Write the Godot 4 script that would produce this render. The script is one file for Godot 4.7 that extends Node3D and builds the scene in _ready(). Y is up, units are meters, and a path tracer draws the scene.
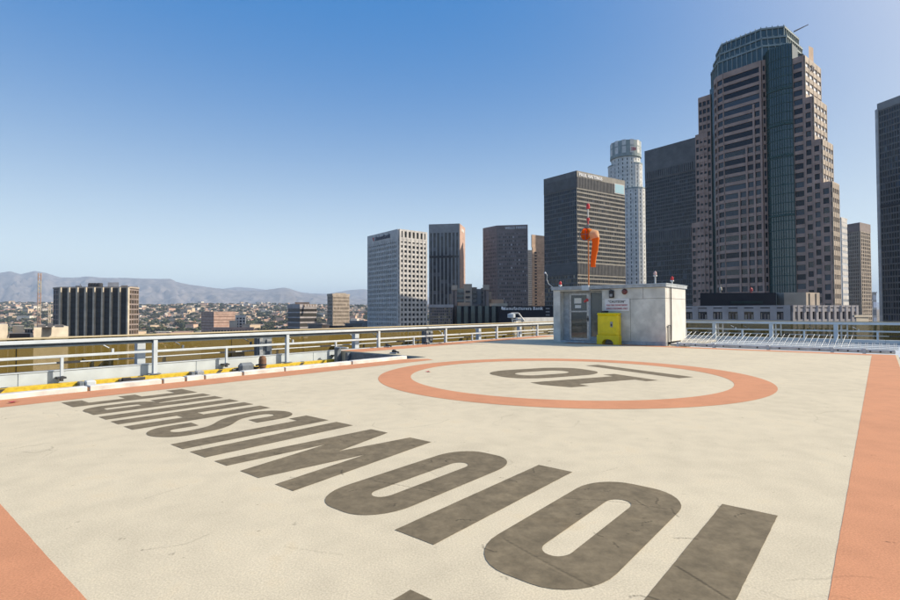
extends Node3D
# Rooftop helipad above a downtown skyline. World: metres, y up, deck surface at y = 0.
# A pixel of the 900 x 600 photograph gives a direction; distances come from the deck, the rails and usual building sizes.

const FOC := 516.2
const PITCH := 0.0236
const YAW := 0.6938
const ROLL := -0.0028
const EYE := 1.55
const STREET := -72.0

var rng := RandomNumberGenerator.new()
var M := {}
var used := {}

# ------------------------------------------------------------------ mesh collector
class MB:
	var v := PackedVector3Array()
	var n := PackedVector3Array()
	var uv := PackedVector2Array()
	var uv2 := PackedVector2Array()
	var col := PackedColorArray()
	func tri(a: Vector3, b: Vector3, c: Vector3, k := Color.WHITE) -> void:
		var m := (b - a).cross(c - a).normalized()
		for p in [a, c, b]:
			put(p, m, k)
	func put(p: Vector3, m: Vector3, k: Color) -> void:
		v.append(p)
		n.append(m)
		uv.append(Vector2(p.x, p.z) if absf(m.y) > 0.6 else Vector2(p.x + p.z, p.y))
		uv2.append(Vector2((p.x + 12.4) / 13.0, (p.z + 24.6) / 26.0))
		col.append(k)
	func quad(a: Vector3, b: Vector3, c: Vector3, d: Vector3, k := Color.WHITE) -> void:
		tri(a, b, c, k)
		tri(a, c, d, k)
	func obox(c: Vector3, x: Vector3, y: Vector3, z: Vector3, k := Color.WHITE) -> void:   # half axes, right handed
		quad(c - x - y + z, c + x - y + z, c + x + y + z, c - x + y + z, k)
		quad(c + x - y - z, c - x - y - z, c - x + y - z, c + x + y - z, k)
		quad(c + x - y + z, c + x - y - z, c + x + y - z, c + x + y + z, k)
		quad(c - x - y - z, c - x - y + z, c - x + y + z, c - x + y - z, k)
		quad(c - x + y + z, c + x + y + z, c + x + y - z, c - x + y - z, k)
		quad(c - x - y - z, c + x - y - z, c + x - y + z, c - x - y + z, k)
	func box(a: Vector3, b: Vector3, k := Color.WHITE) -> void:
		var h := (b - a).abs() * 0.5
		obox((a + b) * 0.5, Vector3(h.x, 0, 0), Vector3(0, h.y, 0), Vector3(0, 0, h.z), k)
	func bbox(a: Vector3, b: Vector3, bev: float, k := Color.WHITE) -> void:   # box with chamfered edges
		var c := (a + b) * 0.5
		var h := (b - a).abs() * 0.5
		var e := minf(bev, minf(h.x, minf(h.y, h.z)) * 0.9)
		for ax in 3:
			var u := (ax + 1) % 3
			var w := (ax + 2) % 3
			for s in [-1.0, 1.0]:
				var q := []
				for st in [[-1, -1], [1, -1], [1, 1], [-1, 1]]:
					var p := Vector3.ZERO
					p[ax] = s * h[ax]
					p[u] = st[0] * (h[u] - e)
					p[w] = st[1] * (h[w] - e)
					q.append(c + p)
				if s > 0: quad(q[0], q[1], q[2], q[3], k)
				else: quad(q[3], q[2], q[1], q[0], k)
		for ax in 3:
			var u := (ax + 1) % 3
			var w := (ax + 2) % 3
			for su in [-1.0, 1.0]:
				for sw in [-1.0, 1.0]:
					var q := []
					for t in [[-1, 0], [1, 0], [1, 1], [-1, 1]]:
						var p := Vector3.ZERO
						p[ax] = t[0] * (h[ax] - e)
						p[u] = su * (h[u] - (e if t[1] == 0 else 0.0))
						p[w] = sw * (h[w] - (0.0 if t[1] == 0 else e))
						q.append(c + p)
					if su * sw > 0: quad(q[3], q[2], q[1], q[0], k)
					else: quad(q[0], q[1], q[2], q[3], k)
		for sx in [-1.0, 1.0]:
			for sy in [-1.0, 1.0]:
				for sz in [-1.0, 1.0]:
					var a1 := c + Vector3(sx * h.x, sy * (h.y - e), sz * (h.z - e))
					var a2 := c + Vector3(sx * (h.x - e), sy * h.y, sz * (h.z - e))
					var a3 := c + Vector3(sx * (h.x - e), sy * (h.y - e), sz * h.z)
					if sx * sy * sz > 0: tri(a1, a2, a3, k)
					else: tri(a3, a2, a1, k)
	func prism(poly: PackedVector2Array, y0: float, y1: float, k := Color.WHITE, caps := true) -> void:   # poly in (x, z)
		var area := 0.0
		for i in poly.size():
			area += poly[i].cross(poly[(i + 1) % poly.size()])
		var q := poly.duplicate()
		if area > 0: q.reverse()
		for i in q.size():
			var a := q[i]
			var b := q[(i + 1) % q.size()]
			quad(Vector3(a.x, y0, a.y), Vector3(b.x, y0, b.y), Vector3(b.x, y1, b.y), Vector3(a.x, y1, a.y), k)
		if caps:
			flat(q, y1, k)
	func flat(q: PackedVector2Array, y: float, k := Color.WHITE) -> void:
		var t := Geometry2D.triangulate_polygon(q)
		for i in range(0, t.size(), 3):
			var a := Vector3(q[t[i]].x, y, q[t[i]].y)
			var b := Vector3(q[t[i + 1]].x, y, q[t[i + 1]].y)
			var c := Vector3(q[t[i + 2]].x, y, q[t[i + 2]].y)
			if (b - a).cross(c - a).y > 0: tri(a, b, c, k)
			else: tri(a, c, b, k)
	func tube(a: Vector3, b: Vector3, r0: float, r1 := -1.0, seg := 10, caps := true, k := Color.WHITE) -> void:
		if r1 < 0: r1 = r0
		var d := (b - a).normalized()
		var x := d.cross(Vector3.UP if absf(d.y) < 0.9 else Vector3.RIGHT).normalized()
		var y := d.cross(x)
		for i in seg:
			var t0 := TAU * i / seg
			var t1 := TAU * (i + 1) / seg
			var e0 := x * cos(t0) + y * sin(t0)
			var e1 := x * cos(t1) + y * sin(t1)
			var p := [a + e0 * r0, a + e1 * r0, b + e1 * r1, b + e0 * r1]
			var nn := [e0, e1, e1, e0]
			for j in [0, 2, 1, 0, 3, 2]:
				put(p[j], nn[j], k)
			if caps:
				tri(a, a + e1 * r0, a + e0 * r0, k)
				tri(b, b + e0 * r1, b + e1 * r1, k)
	func path(pts: Array, r: float, seg := 8) -> void:
		for i in pts.size() - 1:
			tube(pts[i], pts[i + 1], r, r, seg, true)
	func lathe(c: Vector3, prof: Array, seg := 20, k := Color.WHITE) -> void:   # prof: [radius, height]
		for i in prof.size() - 1:
			for j in seg:
				var t0 := TAU * j / seg
				var t1 := TAU * (j + 1) / seg
				var e0 := Vector3(cos(t0), 0, sin(t0))
				var e1 := Vector3(cos(t1), 0, sin(t1))
				var up0 := Vector3(0, prof[i][1], 0)
				var up1 := Vector3(0, prof[i + 1][1], 0)
				quad(c + e1 * prof[i][0] + up0, c + e0 * prof[i][0] + up0, c + e0 * prof[i + 1][0] + up1, c + e1 * prof[i + 1][0] + up1, k)
	func mesh(off := Vector3.ZERO) -> ArrayMesh:
		var a := []
		a.resize(Mesh.ARRAY_MAX)
		if off != Vector3.ZERO:
			for i in v.size(): v[i] -= off
		a[Mesh.ARRAY_VERTEX] = v
		a[Mesh.ARRAY_NORMAL] = n
		a[Mesh.ARRAY_TEX_UV] = uv
		a[Mesh.ARRAY_TEX_UV2] = uv2
		a[Mesh.ARRAY_COLOR] = col
		var m := ArrayMesh.new()
		m.add_surface_from_arrays(Mesh.PRIMITIVE_TRIANGLES, a)
		return m

# ------------------------------------------------------------------ scene helpers
func numbered(called: String) -> String:
	used[called] = used.get(called, -1) + 1
	return called if used[called] == 0 else "%s_%03d" % [called, used[called]]

func thing(called: String, label: String, category: String, at := Vector3.ZERO, group := "") -> Node3D:
	var o := Node3D.new()
	o.name = numbered(called)
	add_child(o)
	o.position = at
	tag(o, label, category, group)
	return o

func tag(o: Node, label: String, category: String, group := "") -> void:
	o.set_meta("label", label)
	o.set_meta("category", category)
	if group: o.set_meta("group", group)

func part(b: MB, called: String, m: Material, parent: Node, stuff := false) -> MeshInstance3D:
	var o := MeshInstance3D.new()
	o.name = called
	var off := Vector3.ZERO
	var q: Node = parent
	while q != self and q is Node3D:
		off += q.position
		q = q.get_parent()
	o.mesh = b.mesh(off)
	o.material_override = m
	parent.add_child(o, true)
	if stuff: o.set_meta("kind", "stuff")
	return o

func single(b: MB, called: String, m: Material, label: String, category: String, at := Vector3.ZERO, group := "") -> MeshInstance3D:
	var o := MeshInstance3D.new()
	o.name = numbered(called)
	o.mesh = b.mesh(at)
	o.material_override = m
	add_child(o)
	o.position = at
	tag(o, label, category, group)
	return o

func structure(b: MB, called: String, m: Material) -> MeshInstance3D:
	var o := MeshInstance3D.new()
	o.name = numbered(called)
	o.mesh = b.mesh()
	o.material_override = m
	add_child(o)
	o.set_meta("kind", "structure")
	return o

func noise_tex(sd: int, freq: float, lo: float, hi: float, size := 512, oct := 4, gain := 0.5, stretch := 1.0) -> ImageTexture:
	var f := FastNoiseLite.new()
	f.seed = sd
	f.noise_type = FastNoiseLite.TYPE_SIMPLEX_SMOOTH
	f.frequency = freq
	f.fractal_octaves = oct
	f.fractal_gain = gain
	var im: Image = f.get_seamless_image(size, size)
	im.convert(Image.FORMAT_L8)
	var d := im.get_data()
	var lut := PackedByteArray()
	for i in 256: lut.append(int(255.0 * lerpf(lo, hi, i / 255.0)))
	for i in d.size(): d[i] = lut[d[i]]
	im = Image.create_from_data(size, size, false, Image.FORMAT_L8, d)
	if stretch != 1.0:
		im.resize(int(size * stretch), size)
	im.convert(Image.FORMAT_RGB8)
	return ImageTexture.create_from_image(im)

func lin(r: float, g: float, b: float) -> Color:   # a linear base colour as sRGB
	return Color(r, g, b).linear_to_srgb()

func mat(called: String, c: Color, rough := 0.8, metal := 0.0, tex: Texture2D = null, size := 2.0, bump := 0.0, spec := 0.5) -> StandardMaterial3D:
	var m := StandardMaterial3D.new()
	m.resource_name = called
	m.albedo_color = c
	m.roughness = rough
	m.metallic = metal
	m.metallic_specular = spec
	if tex:
		m.albedo_texture = tex
		m.uv1_triplanar = true
		m.uv1_world_triplanar = true
		m.uv1_scale = Vector3.ONE / size
		if bump > 0:
			m.heightmap_enabled = true
			m.heightmap_texture = tex
			m.heightmap_scale = bump
	M[called] = m
	return m

func vmat(called: String, rough: float, spec := 0.5, metal := 0.0) -> StandardMaterial3D:   # colours from the vertices
	var m := mat(called, Color.WHITE, rough, metal, null, 1, 0, spec)
	m.vertex_color_use_as_albedo = true
	return m

# ------------------------------------------------------------------ pixels to directions
func ray(px: float, py: float) -> Vector3:
	var x := (px - 450.0) / FOC
	var y := (300.0 - py) / FOC
	var d := Vector3(cos(ROLL) * x - sin(ROLL) * y, sin(ROLL) * x + cos(ROLL) * y, -1.0)
	d = Vector3(d.x, cos(PITCH) * d.y - sin(PITCH) * d.z, sin(PITCH) * d.y + cos(PITCH) * d.z)
	return Vector3(cos(YAW) * d.x + sin(YAW) * d.z, d.y, -sin(YAW) * d.x + cos(YAW) * d.z)

func pt(px: float, py: float, depth: float) -> Vector3:   # the point at that horizontal distance ahead
	var d := ray(px, py)
	var t := depth / (-d.x * sin(YAW) - d.z * cos(YAW))
	return Vector3(0, EYE, 0) + d * t

func p2(px: float, py: float, depth: float) -> Vector2:
	var p := pt(px, py, depth)
	return Vector2(p.x, p.z)

func ly(py: float, depth: float, px := 450.0) -> float:
	return pt(px, py, depth).y

func lat(side: float, depth: float) -> Vector2:   # metres to the right and ahead of the camera
	return Vector2(cos(YAW) * side - sin(YAW) * depth, -sin(YAW) * side - cos(YAW) * depth)

func v3(p: Vector2, y: float) -> Vector3:
	return Vector3(p.x, y, p.y)

# ------------------------------------------------------------------ set up
func _ready() -> void:
	rng.seed = 20
	var cam := Camera3D.new()
	cam.name = "camera"
	cam.fov = rad_to_deg(2.0 * atan(300.0 / FOC))
	cam.near = 0.05
	cam.far = 90000.0
	add_child(cam)
	cam.position = Vector3(0, EYE, 0)
	cam.rotation = Vector3(PITCH, YAW, ROLL)
	cam.current = true

	var sun := DirectionalLight3D.new()
	sun.name = "sun"
	add_child(sun)
	sun.look_at_from_position(Vector3.ZERO, Vector3(-3.0, -2.83, 2.8))
	sun.light_energy = 1.25
	sun.light_color = Color(1.0, 0.945, 0.86)
	sun.light_angular_distance = 0.5
	sun.shadow_enabled = true

	var sky := ProceduralSkyMaterial.new()
	sky.sky_top_color = lin(0.0, 0.108, 0.325)
	sky.sky_horizon_color = lin(0.78, 0.88, 0.80)
	sky.sky_curve = 0.118
	sky.ground_bottom_color = Color(0.35, 0.33, 0.30)
	sky.ground_horizon_color = lin(0.44, 0.49, 0.49)
	sky.sun_angle_max = 130.0
	sky.sun_curve = 0.26
	var env := Environment.new()
	env.background_mode = Environment.BG_SKY
	env.sky = Sky.new()
	env.sky.sky_material = sky
	env.tonemap_mode = Environment.TONE_MAPPER_LINEAR
	env.tonemap_exposure = 1.80
	env.sdfgi_enabled = true
	env.ssao_enabled = true
	env.ssil_enabled = true
	env.fog_enabled = true
	env.fog_density = 0.00006
	env.fog_light_color = Color(0.80, 0.89, 1.0)
	var we := WorldEnvironment.new()
	we.name = "environment"
	we.environment = env
	add_child(we)

	materials()
	landscape()
	own_roof()
	helipad()
	rails()
	hut()
	hut_equipment()
	city()
	hillside()
	roof_details()

func materials() -> void:
	var grain := noise_tex(3, 0.09, 0.80, 1.0, 512, 3, 0.6)
	var mott := noise_tex(5, 0.012, 0.78, 1.0, 512, 5, 0.55)
	var fine := noise_tex(9, 0.03, 0.86, 1.0, 512, 4, 0.6)
	var soft := noise_tex(21, 0.008, 0.92, 1.0, 512, 5, 0.5)
	M.grain = grain
	M.soft = soft
	M.mott = mott
	M.patchy = noise_tex(27, 0.02, 0.45, 1.0, 512, 5, 0.6)
	mat("white_paint", lin(0.74, 0.73, 0.69), 0.55, 0, mott, 3.0)
	mat("rail_paint", lin(0.54, 0.59, 0.62), 0.42, 0, soft, 2.0)
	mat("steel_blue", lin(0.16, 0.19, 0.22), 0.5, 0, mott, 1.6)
	mat("channel_shade_blue", lin(0.06, 0.085, 0.11), 0.5, 0, mott, 1.6)
	mat("dark_steel", lin(0.045, 0.048, 0.055), 0.5, 0, mott, 1.0)
	mat("plate_blue", lin(0.50, 0.56, 0.60), 0.5, 0, soft, 2.4)
	mat("galvanised", lin(0.50, 0.52, 0.53), 0.38, 0.55, mott, 0.7)
	mat("hazard_yellow", lin(0.72, 0.50, 0.03), 0.5, 0, mott, 1.1)
	mat("hazard_black", lin(0.05, 0.042, 0.03), 0.7)
	mat("rust", lin(0.22, 0.12, 0.07), 0.85, 0, mott, 0.3)
	mat("roof_grey", lin(0.30, 0.29, 0.27), 0.95, 0, mott, 3.0)
	mat("concrete", lin(0.75, 0.73, 0.66), 0.9, 0, mott, 5.5)  # walls of the hut in shade: lifted shadow put into a paler base
	mat("concrete_light", lin(0.60, 0.585, 0.545), 0.9, 0, soft, 3.0)  # also the sunlit hut side, toned down against the shaded walls
	mat("fascia", lin(0.46, 0.49, 0.51), 0.5, 0, mott, 2.0)
	mat("aluminium", lin(0.55, 0.56, 0.57), 0.35, 0.6, mott, 1.0)
	mat("paper", lin(0.72, 0.71, 0.66), 0.9)
	mat("sign_white", lin(0.70, 0.69, 0.68), 0.5)
	mat("ink_dark", lin(0.03, 0.025, 0.03), 0.7)
	mat("ink_red", lin(0.40, 0.06, 0.09), 0.7)
	mat("red_gloss", lin(0.55, 0.03, 0.03), 0.25)
	mat("red_paint", lin(0.50, 0.05, 0.05), 0.5)
	mat("orange_paint", lin(0.62, 0.20, 0.05), 0.5, 0, mott, 0.6)
	mat("cabinet_yellow", lin(0.88, 0.67, 0.006), 0.38, 0, soft, 1.3)
	mat("cabinet_latch", lin(0.30, 0.30, 0.30), 0.4, 0.5)
	mat("sock_cloth", lin(0.92, 0.27, 0.015), 0.85, 0, fine, 0.5)
	M.sock_cloth.backlight_enabled = true
	M.sock_cloth.backlight = Color(0.95, 0.42, 0.08)
	mat("sock_pale", lin(0.90, 0.60, 0.33), 0.85, 0, fine, 0.5)
	M.sock_pale.backlight_enabled = true
	M.sock_pale.backlight = Color(0.9, 0.6, 0.3)
	mat("black_metal", lin(0.02, 0.02, 0.022), 0.45)
	var door_glass := mat("door_glass", Color(lin(0.10, 0.11, 0.10), 0.62), 0.06, 0, null, 1, 0, 0.75)
	door_glass.transparency = BaseMaterial3D.TRANSPARENCY_ALPHA
	mat("amber_glass", Color(lin(0.17, 0.115, 0.005), 0.52), 0.5)
	M.amber_glass.transparency = BaseMaterial3D.TRANSPARENCY_ALPHA
	mat("screen_cap", lin(0.50, 0.42, 0.27), 0.6)
	# far buildings
	vmat("panes", 0.14, 0.45)
	vmat("panes_flat", 0.4, 0.35)
	vmat("plain_tones", 0.9, 0.3)
	for a in [["stone_white", 0.68, 0.655, 0.62], ["stone_grey", 0.34, 0.335, 0.33], ["stone_brown", 0.31, 0.25, 0.23], ["stone_tan", 0.56, 0.39, 0.27], ["stone_rose", 0.53, 0.365, 0.295],
			["stone_beige", 0.50, 0.42, 0.34], ["stone_cream", 0.62, 0.55, 0.44], ["dark_frame", 0.05, 0.052, 0.058], ["dark_grey", 0.20, 0.196, 0.19], ["band_beige", 0.33, 0.31, 0.27],
			["stone_mauve", 0.50, 0.46, 0.455], ["copper_pale", 0.33, 0.40, 0.40], ["green_frame", 0.06, 0.12, 0.11], ["brick_red", 0.36, 0.20, 0.15], ["bank_white", 0.78, 0.78, 0.74], ["navy", 0.010, 0.012, 0.022]]:
		mat(a[0], lin(a[1], a[2], a[3]), 0.8, 0, mott, 40.0)
	mat("core_glass", lin(0.03, 0.035, 0.042), 0.1, 0, null, 1, 0, 0.6)
	mat("green_glass", lin(0.025, 0.055, 0.055), 0.08, 0, null, 1, 0, 0.7)
	mat("letter_white", lin(0.8, 0.8, 0.8), 0.6)
	mat("letter_navy", lin(0.03, 0.035, 0.07), 0.6)
	mat("billboard_pale", lin(0.35, 0.55, 0.62), 0.2)

# ------------------------------------------------------------------ land
func ridge(px: float, pts: Array) -> float:
	for i in pts.size() - 1:
		if px <= pts[i + 1][0]:
			var t := clampf((px - pts[i][0]) / (pts[i + 1][0] - pts[i][0]), 0, 1)
			return lerpf(pts[i][1], pts[i + 1][1], t)
	return pts[-1][1]

var hill_noise := FastNoiseLite.new()

func hill_height(side: float, depth: float) -> float:
	var t := smoothstep(900.0, 5200.0, depth)
	var px := 450.0 + FOC * side / depth
	var crest := lerpf(88.0, 60.0, clampf((px - 60.0) / 300.0, 0, 1))
	crest = lerpf(crest, 10.0, smoothstep(420.0, 620.0, px))
	var k := hill_noise.get_noise_2d(side * 0.6, depth * 0.6)
	return STREET + 1.0 + t * (crest - STREET) + k * 34.0 * smoothstep(900.0, 2200.0, depth)

func landscape() -> void:
	var b := MB.new()
	var s := 26000.0
	b.quad(Vector3(-s, STREET, s), Vector3(s, STREET, s), Vector3(s, STREET, -s), Vector3(-s, STREET, -s))
	structure(b, "city_ground", mat("ground_city", lin(0.17, 0.155, 0.13), 1.0, 0, M.mott, 300.0))
	hill_noise.seed = 4
	hill_noise.frequency = 0.0011
	hill_noise.fractal_octaves = 4
	b = MB.new()
	var nx := 110
	var nz := 60
	var grid := []
	for j in nz + 1:
		var depth := 880.0 * pow(9000.0 / 880.0, j / float(nz))
		var row := []
		for i in nx + 1:
			var px := lerpf(-120.0, 1020.0, i / float(nx))
			var side := (px - 450.0) / FOC * depth
			var y := hill_height(side, depth)
			if depth > 5600.0: y -= (depth - 5600.0) * 0.03
			if j == 0: y = STREET - 2.0
			row.append(v3(lat(side, depth), y))
		grid.append(row)
	for j in nz:
		for i in nx:
			b.quad(grid[j][i], grid[j][i + 1], grid[j + 1][i + 1], grid[j + 1][i])
	smooth(b)
	structure(b, "hills", mat("hill_scrub", lin(0.33, 0.26, 0.18), 1.0, 0, M.patchy, 420.0))
	# two mountain ridges, fading in the haze
	var near_ridge := [[-120, 276], [-60, 270], [0, 271.5], [10, 270], [20, 273], [35, 269.6], [46, 272], [60, 276.3], [75, 276.7], [87, 275.2], [100, 276.7], [125, 277], [160, 278], [171, 278.3], [176, 281], [190, 284], [210, 286.7], [224, 288.5], [240, 290], [262, 290], [276, 288], [285, 287], [291, 288.8], [303, 292.7], [314, 294], [330, 296], [350, 298], [375, 299], [420, 303], [470, 306], [560, 307], [1020, 308]]
	var far_ridge := [[-120, 284], [150, 288], [210, 289.5], [224, 288], [237, 286.3], [252, 287.6], [268, 289.3], [283, 290], [310, 293], [328, 293.6], [345, 290.5], [363, 288.7], [372, 290], [400, 294], [430, 297], [465, 299], [480, 300], [560, 303], [1020, 304]]
	mountain("mountains", near_ridge, 15000.0, 10500.0, 7)
	mountain("far_mountains", far_ridge, 21000.0, 16500.0, 8)

func smooth(b: MB) -> void:   # shared normals by position
	var acc := {}
	for i in b.v.size():
		var k := b.v[i].snapped(Vector3.ONE * 0.01)
		acc[k] = acc.get(k, Vector3.ZERO) + b.n[i]
	for i in b.v.size():
		b.n[i] = acc[b.v[i].snapped(Vector3.ONE * 0.01)].normalized()

func mountain(called: String, prof: Array, crest: float, foot: float, sd: int) -> void:
	var f := FastNoiseLite.new()
	f.seed = sd
	f.frequency = 0.0009
	f.fractal_octaves = 5
	f.fractal_type = FastNoiseLite.FRACTAL_RIDGED
	var f2 := FastNoiseLite.new()
	f2.seed = sd + 3
	f2.frequency = 0.0022
	var b := MB.new()
	var nx := 520
	var nz := 26
	var grid := []
	for j in nz + 3:
		var t := j / float(nz) if j <= nz else 1.0 + (j - nz) * 0.12
		var depth := lerpf(foot, crest, t)
		var row := []
		for i in nx + 1:
			var px := lerpf(-120.0, 1020.0, i / float(nx))
			var top := EYE + (312.2 - ridge(px, prof)) / FOC * crest + f2.get_noise_1d(px * 14.0) * 10.0 + f2.get_noise_1d(px * 70.0 + 900.0) * 9.0
			var p := lat((px - 450.0) / FOC * depth, depth)
			var base := STREET
			var y := 0.0
			if t <= 1.0:
				var e := f.get_noise_2d(p.x, p.y) * 0.5 + 0.5
				y = lerpf(base, top, clampf(pow(t, 1.25) + (e - 0.6) * 1.1 * t * (1.0 - t) * 1.7, 0, 1))
			else:
				y = top - (t - 1.0) * 1500.0
			row.append(v3(p, y))
		grid.append(row)
	for j in nz + 2:
		for i in nx:
			b.quad(grid[j][i], grid[j][i + 1], grid[j + 1][i + 1], grid[j + 1][i])
	smooth(b)
	structure(b, called, mat(called + "_rock", lin(0.37, 0.33, 0.31), 1.0, 0, M.patchy, 3400.0))  # rock colour lightened: part of the haze is put into it

# ------------------------------------------------------------------ the roof and its deck
func own_roof() -> void:
	var b := MB.new()
	b.prism(PackedVector2Array([Vector2(-18.9, 12), Vector2(9, 12), Vector2(9, -36), Vector2(-18.9, -36)]), -3.0, -0.62)
	structure(b, "roof", M.roof_grey)

func deck_macro() -> ImageTexture:   # stains, patches, hairline cracks and painted relief light over the whole deck
	var w := 1024
	var h := 2048
	var f := FastNoiseLite.new()
	f.seed = 12
	f.frequency = 0.006
	f.fractal_octaves = 5
	var a: PackedByteArray = conv(f.get_image(w, h))
	f.seed = 44
	f.frequency = 0.03
	f.fractal_octaves = 4
	var c: PackedByteArray = conv(f.get_image(w, h))
	var d := PackedByteArray()
	d.resize(w * h * 3)
	for i in w * h:
		var x := a[i] / 255.0
		var y := c[i] / 255.0
		var s := 0.895 + 0.05 * x + 0.07 * y
		var warm := clampf((y - 0.62) * 2.2, 0.0, 1.0) * clampf((x - 0.35) * 2.0, 0.0, 1.0) * 0.10
		d[i * 3] = int(255.0 * minf(s - warm * 0.55, 1.0))
		d[i * 3 + 1] = int(255.0 * minf(s - warm * 0.8, 1.0))
		d[i * 3 + 2] = int(255.0 * minf(s - warm * 1.15, 1.0))
	var im := Image.create_from_data(w, h, false, Image.FORMAT_RGB8, d)
	var r := RandomNumberGenerator.new()
	r.seed = 77
	for k in 26:   # hairline cracks, long and curving
		var p := Vector2(r.randf() * w, r.randf() * h)
		var ang := r.randf() * TAU
		var bend := r.randf_range(-0.02, 0.02)
		var dark := r.randf_range(0.90, 0.96)
		for s in r.randi_range(30, 160):
			ang += bend + r.randf_range(-0.16, 0.16)
			p += Vector2.from_angle(ang)
			blot(im, p, dark, w, h)
	for k in 34:   # curled flakes in the letter paint: crack with lit lip and edge shadow painted in
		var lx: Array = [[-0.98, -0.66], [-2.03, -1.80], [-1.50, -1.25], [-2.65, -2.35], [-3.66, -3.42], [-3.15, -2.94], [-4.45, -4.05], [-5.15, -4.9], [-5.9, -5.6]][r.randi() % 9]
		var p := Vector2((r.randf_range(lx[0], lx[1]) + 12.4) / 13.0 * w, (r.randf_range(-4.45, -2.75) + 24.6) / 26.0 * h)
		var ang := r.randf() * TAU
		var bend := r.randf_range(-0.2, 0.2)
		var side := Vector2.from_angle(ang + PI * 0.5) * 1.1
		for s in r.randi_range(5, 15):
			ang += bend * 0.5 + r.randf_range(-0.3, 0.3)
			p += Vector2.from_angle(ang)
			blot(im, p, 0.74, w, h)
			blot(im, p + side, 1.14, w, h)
	for q in [[-2.0, -2.95, -1.25, -2.75], [-2.05, -3.9, -1.3, -4.2], [-3.6, -3.2, -2.95, -3.35], [-0.98, -3.3, -0.65, -3.1]]:   # painted ridges: a lit line with a shadow line beside it
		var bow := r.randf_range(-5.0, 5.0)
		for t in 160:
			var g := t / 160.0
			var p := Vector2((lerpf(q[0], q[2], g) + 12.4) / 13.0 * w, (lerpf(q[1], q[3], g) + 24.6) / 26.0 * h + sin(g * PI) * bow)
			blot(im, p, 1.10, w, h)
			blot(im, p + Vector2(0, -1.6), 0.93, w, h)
	for k in 26:   # tide marks of dried puddles
		var c2 := Vector2(r.randf() * w, r.randf() * h)
		var rad := r.randf_range(14.0, 46.0)
		var wob := r.randf() * TAU
		for t in 260:
			if sin(t * 0.05 + wob) < -0.3: continue
			var an := TAU * t / 260.0
			var q := c2 + Vector2.from_angle(an) * rad * (1.0 + 0.18 * sin(an * 3.0 + wob) + 0.08 * sin(an * 7.0))
			blot(im, q, 0.955, w, h)
			blot(im, q + Vector2(1, 0), 0.97, w, h)
	for k in 40:   # tyre and shoe scuffs
		var p := Vector2(r.randf() * w, r.randf() * h)
		var dir := Vector2.from_angle(r.randf() * TAU)
		for t in r.randi_range(8, 34): blot(im, p + dir * t + Vector2(0, r.randf_range(-0.7, 0.7)), 0.93, w, h)
	for k in 900:   # drips and specks
		var p := Vector2(r.randf() * w, r.randf() * h)
		var dark := r.randf_range(0.72, 0.95)
		for s in r.randi_range(1, 4):
			blot(im, p + Vector2(r.randf_range(-1.5, 1.5), r.randf_range(-1.5, 1.5)), dark, w, h)
	return ImageTexture.create_from_image(im)

func conv(im: Image) -> PackedByteArray:
	im.convert(Image.FORMAT_L8)
	return im.get_data()

func blot(im: Image, p: Vector2, k: float, w: int, h: int) -> void:
	var x := int(p.x)
	var y := int(p.y)
	if x >= 0 and y >= 0 and x < w and y < h:
		im.set_pixel(x, y, im.get_pixel(x, y) * Color(k, k, k, 1))

func deck_material(called: String, c: Color, fine: Texture2D, macro: Texture2D, rough: float, size: float, bump: float) -> StandardMaterial3D:
	var m := mat(called, c, rough, 0, null, 1, 0, 0.35)
	m.albedo_texture = fine
	m.uv1_scale = Vector3(1.0 / size, 1.0 / size, 1)
	m.heightmap_enabled = true
	m.heightmap_texture = fine
	m.heightmap_scale = bump
	m.detail_enabled = true
	m.detail_albedo = macro
	m.detail_blend_mode = BaseMaterial3D.BLEND_MODE_MUL
	m.detail_uv_layer = BaseMaterial3D.DETAIL_UV_2
	return m

func worn(q: PackedVector2Array) -> PackedVector2Array:   # brush-painted edge: slightly uneven
	var o := PackedVector2Array()
	for i in q.size():
		var a := q[i]
		var c := q[(i + 1) % q.size()]
		var n := clampi(int(a.distance_to(c) / 0.07), 1, 140)
		var side := (c - a).orthogonal().normalized()
		o.append(a)
		for k in range(1, n): o.append(a.lerp(c, k / float(n)) + side * rng.randf_range(-0.0015, 0.0015))
	return o

func paint(polys: Array, called: String, m: Material, parent: Node, y := 0.0028) -> MeshInstance3D:
	var b := MB.new()
	for q in polys: b.flat(worn(PackedVector2Array(q)) if polys.size() == 1 else PackedVector2Array(q), y)
	return part(b, called, m, parent)

func loop(x0: float, x1: float, z0: float, z1: float, r: float, rz: float) -> PackedVector2Array:   # rounded rectangle, 9 points a corner
	var q := PackedVector2Array()
	for k in [[x1 - r, z1 - rz, 0.0], [x0 + r, z1 - rz, 0.5], [x0 + r, z0 + rz, 1.0], [x1 - r, z0 + rz, 1.5]]:
		for i in 9:
			var t: float = PI * (k[2] + i / 16.0)
			q.append(Vector2(k[0] + cos(t) * r, k[1] + sin(t) * rz))
	return q

func band(outer: PackedVector2Array, inner: PackedVector2Array) -> Array:
	var out := []
	for i in outer.size():
		var j := (i + 1) % outer.size()
		out.append([outer[i], outer[j], inner[j], inner[i]])
	return out

func rect(x0: float, x1: float, z0: float, z1: float) -> Array:
	return [Vector2(x0, z0), Vector2(x1, z0), Vector2(x1, z1), Vector2(x0, z1)]

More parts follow.
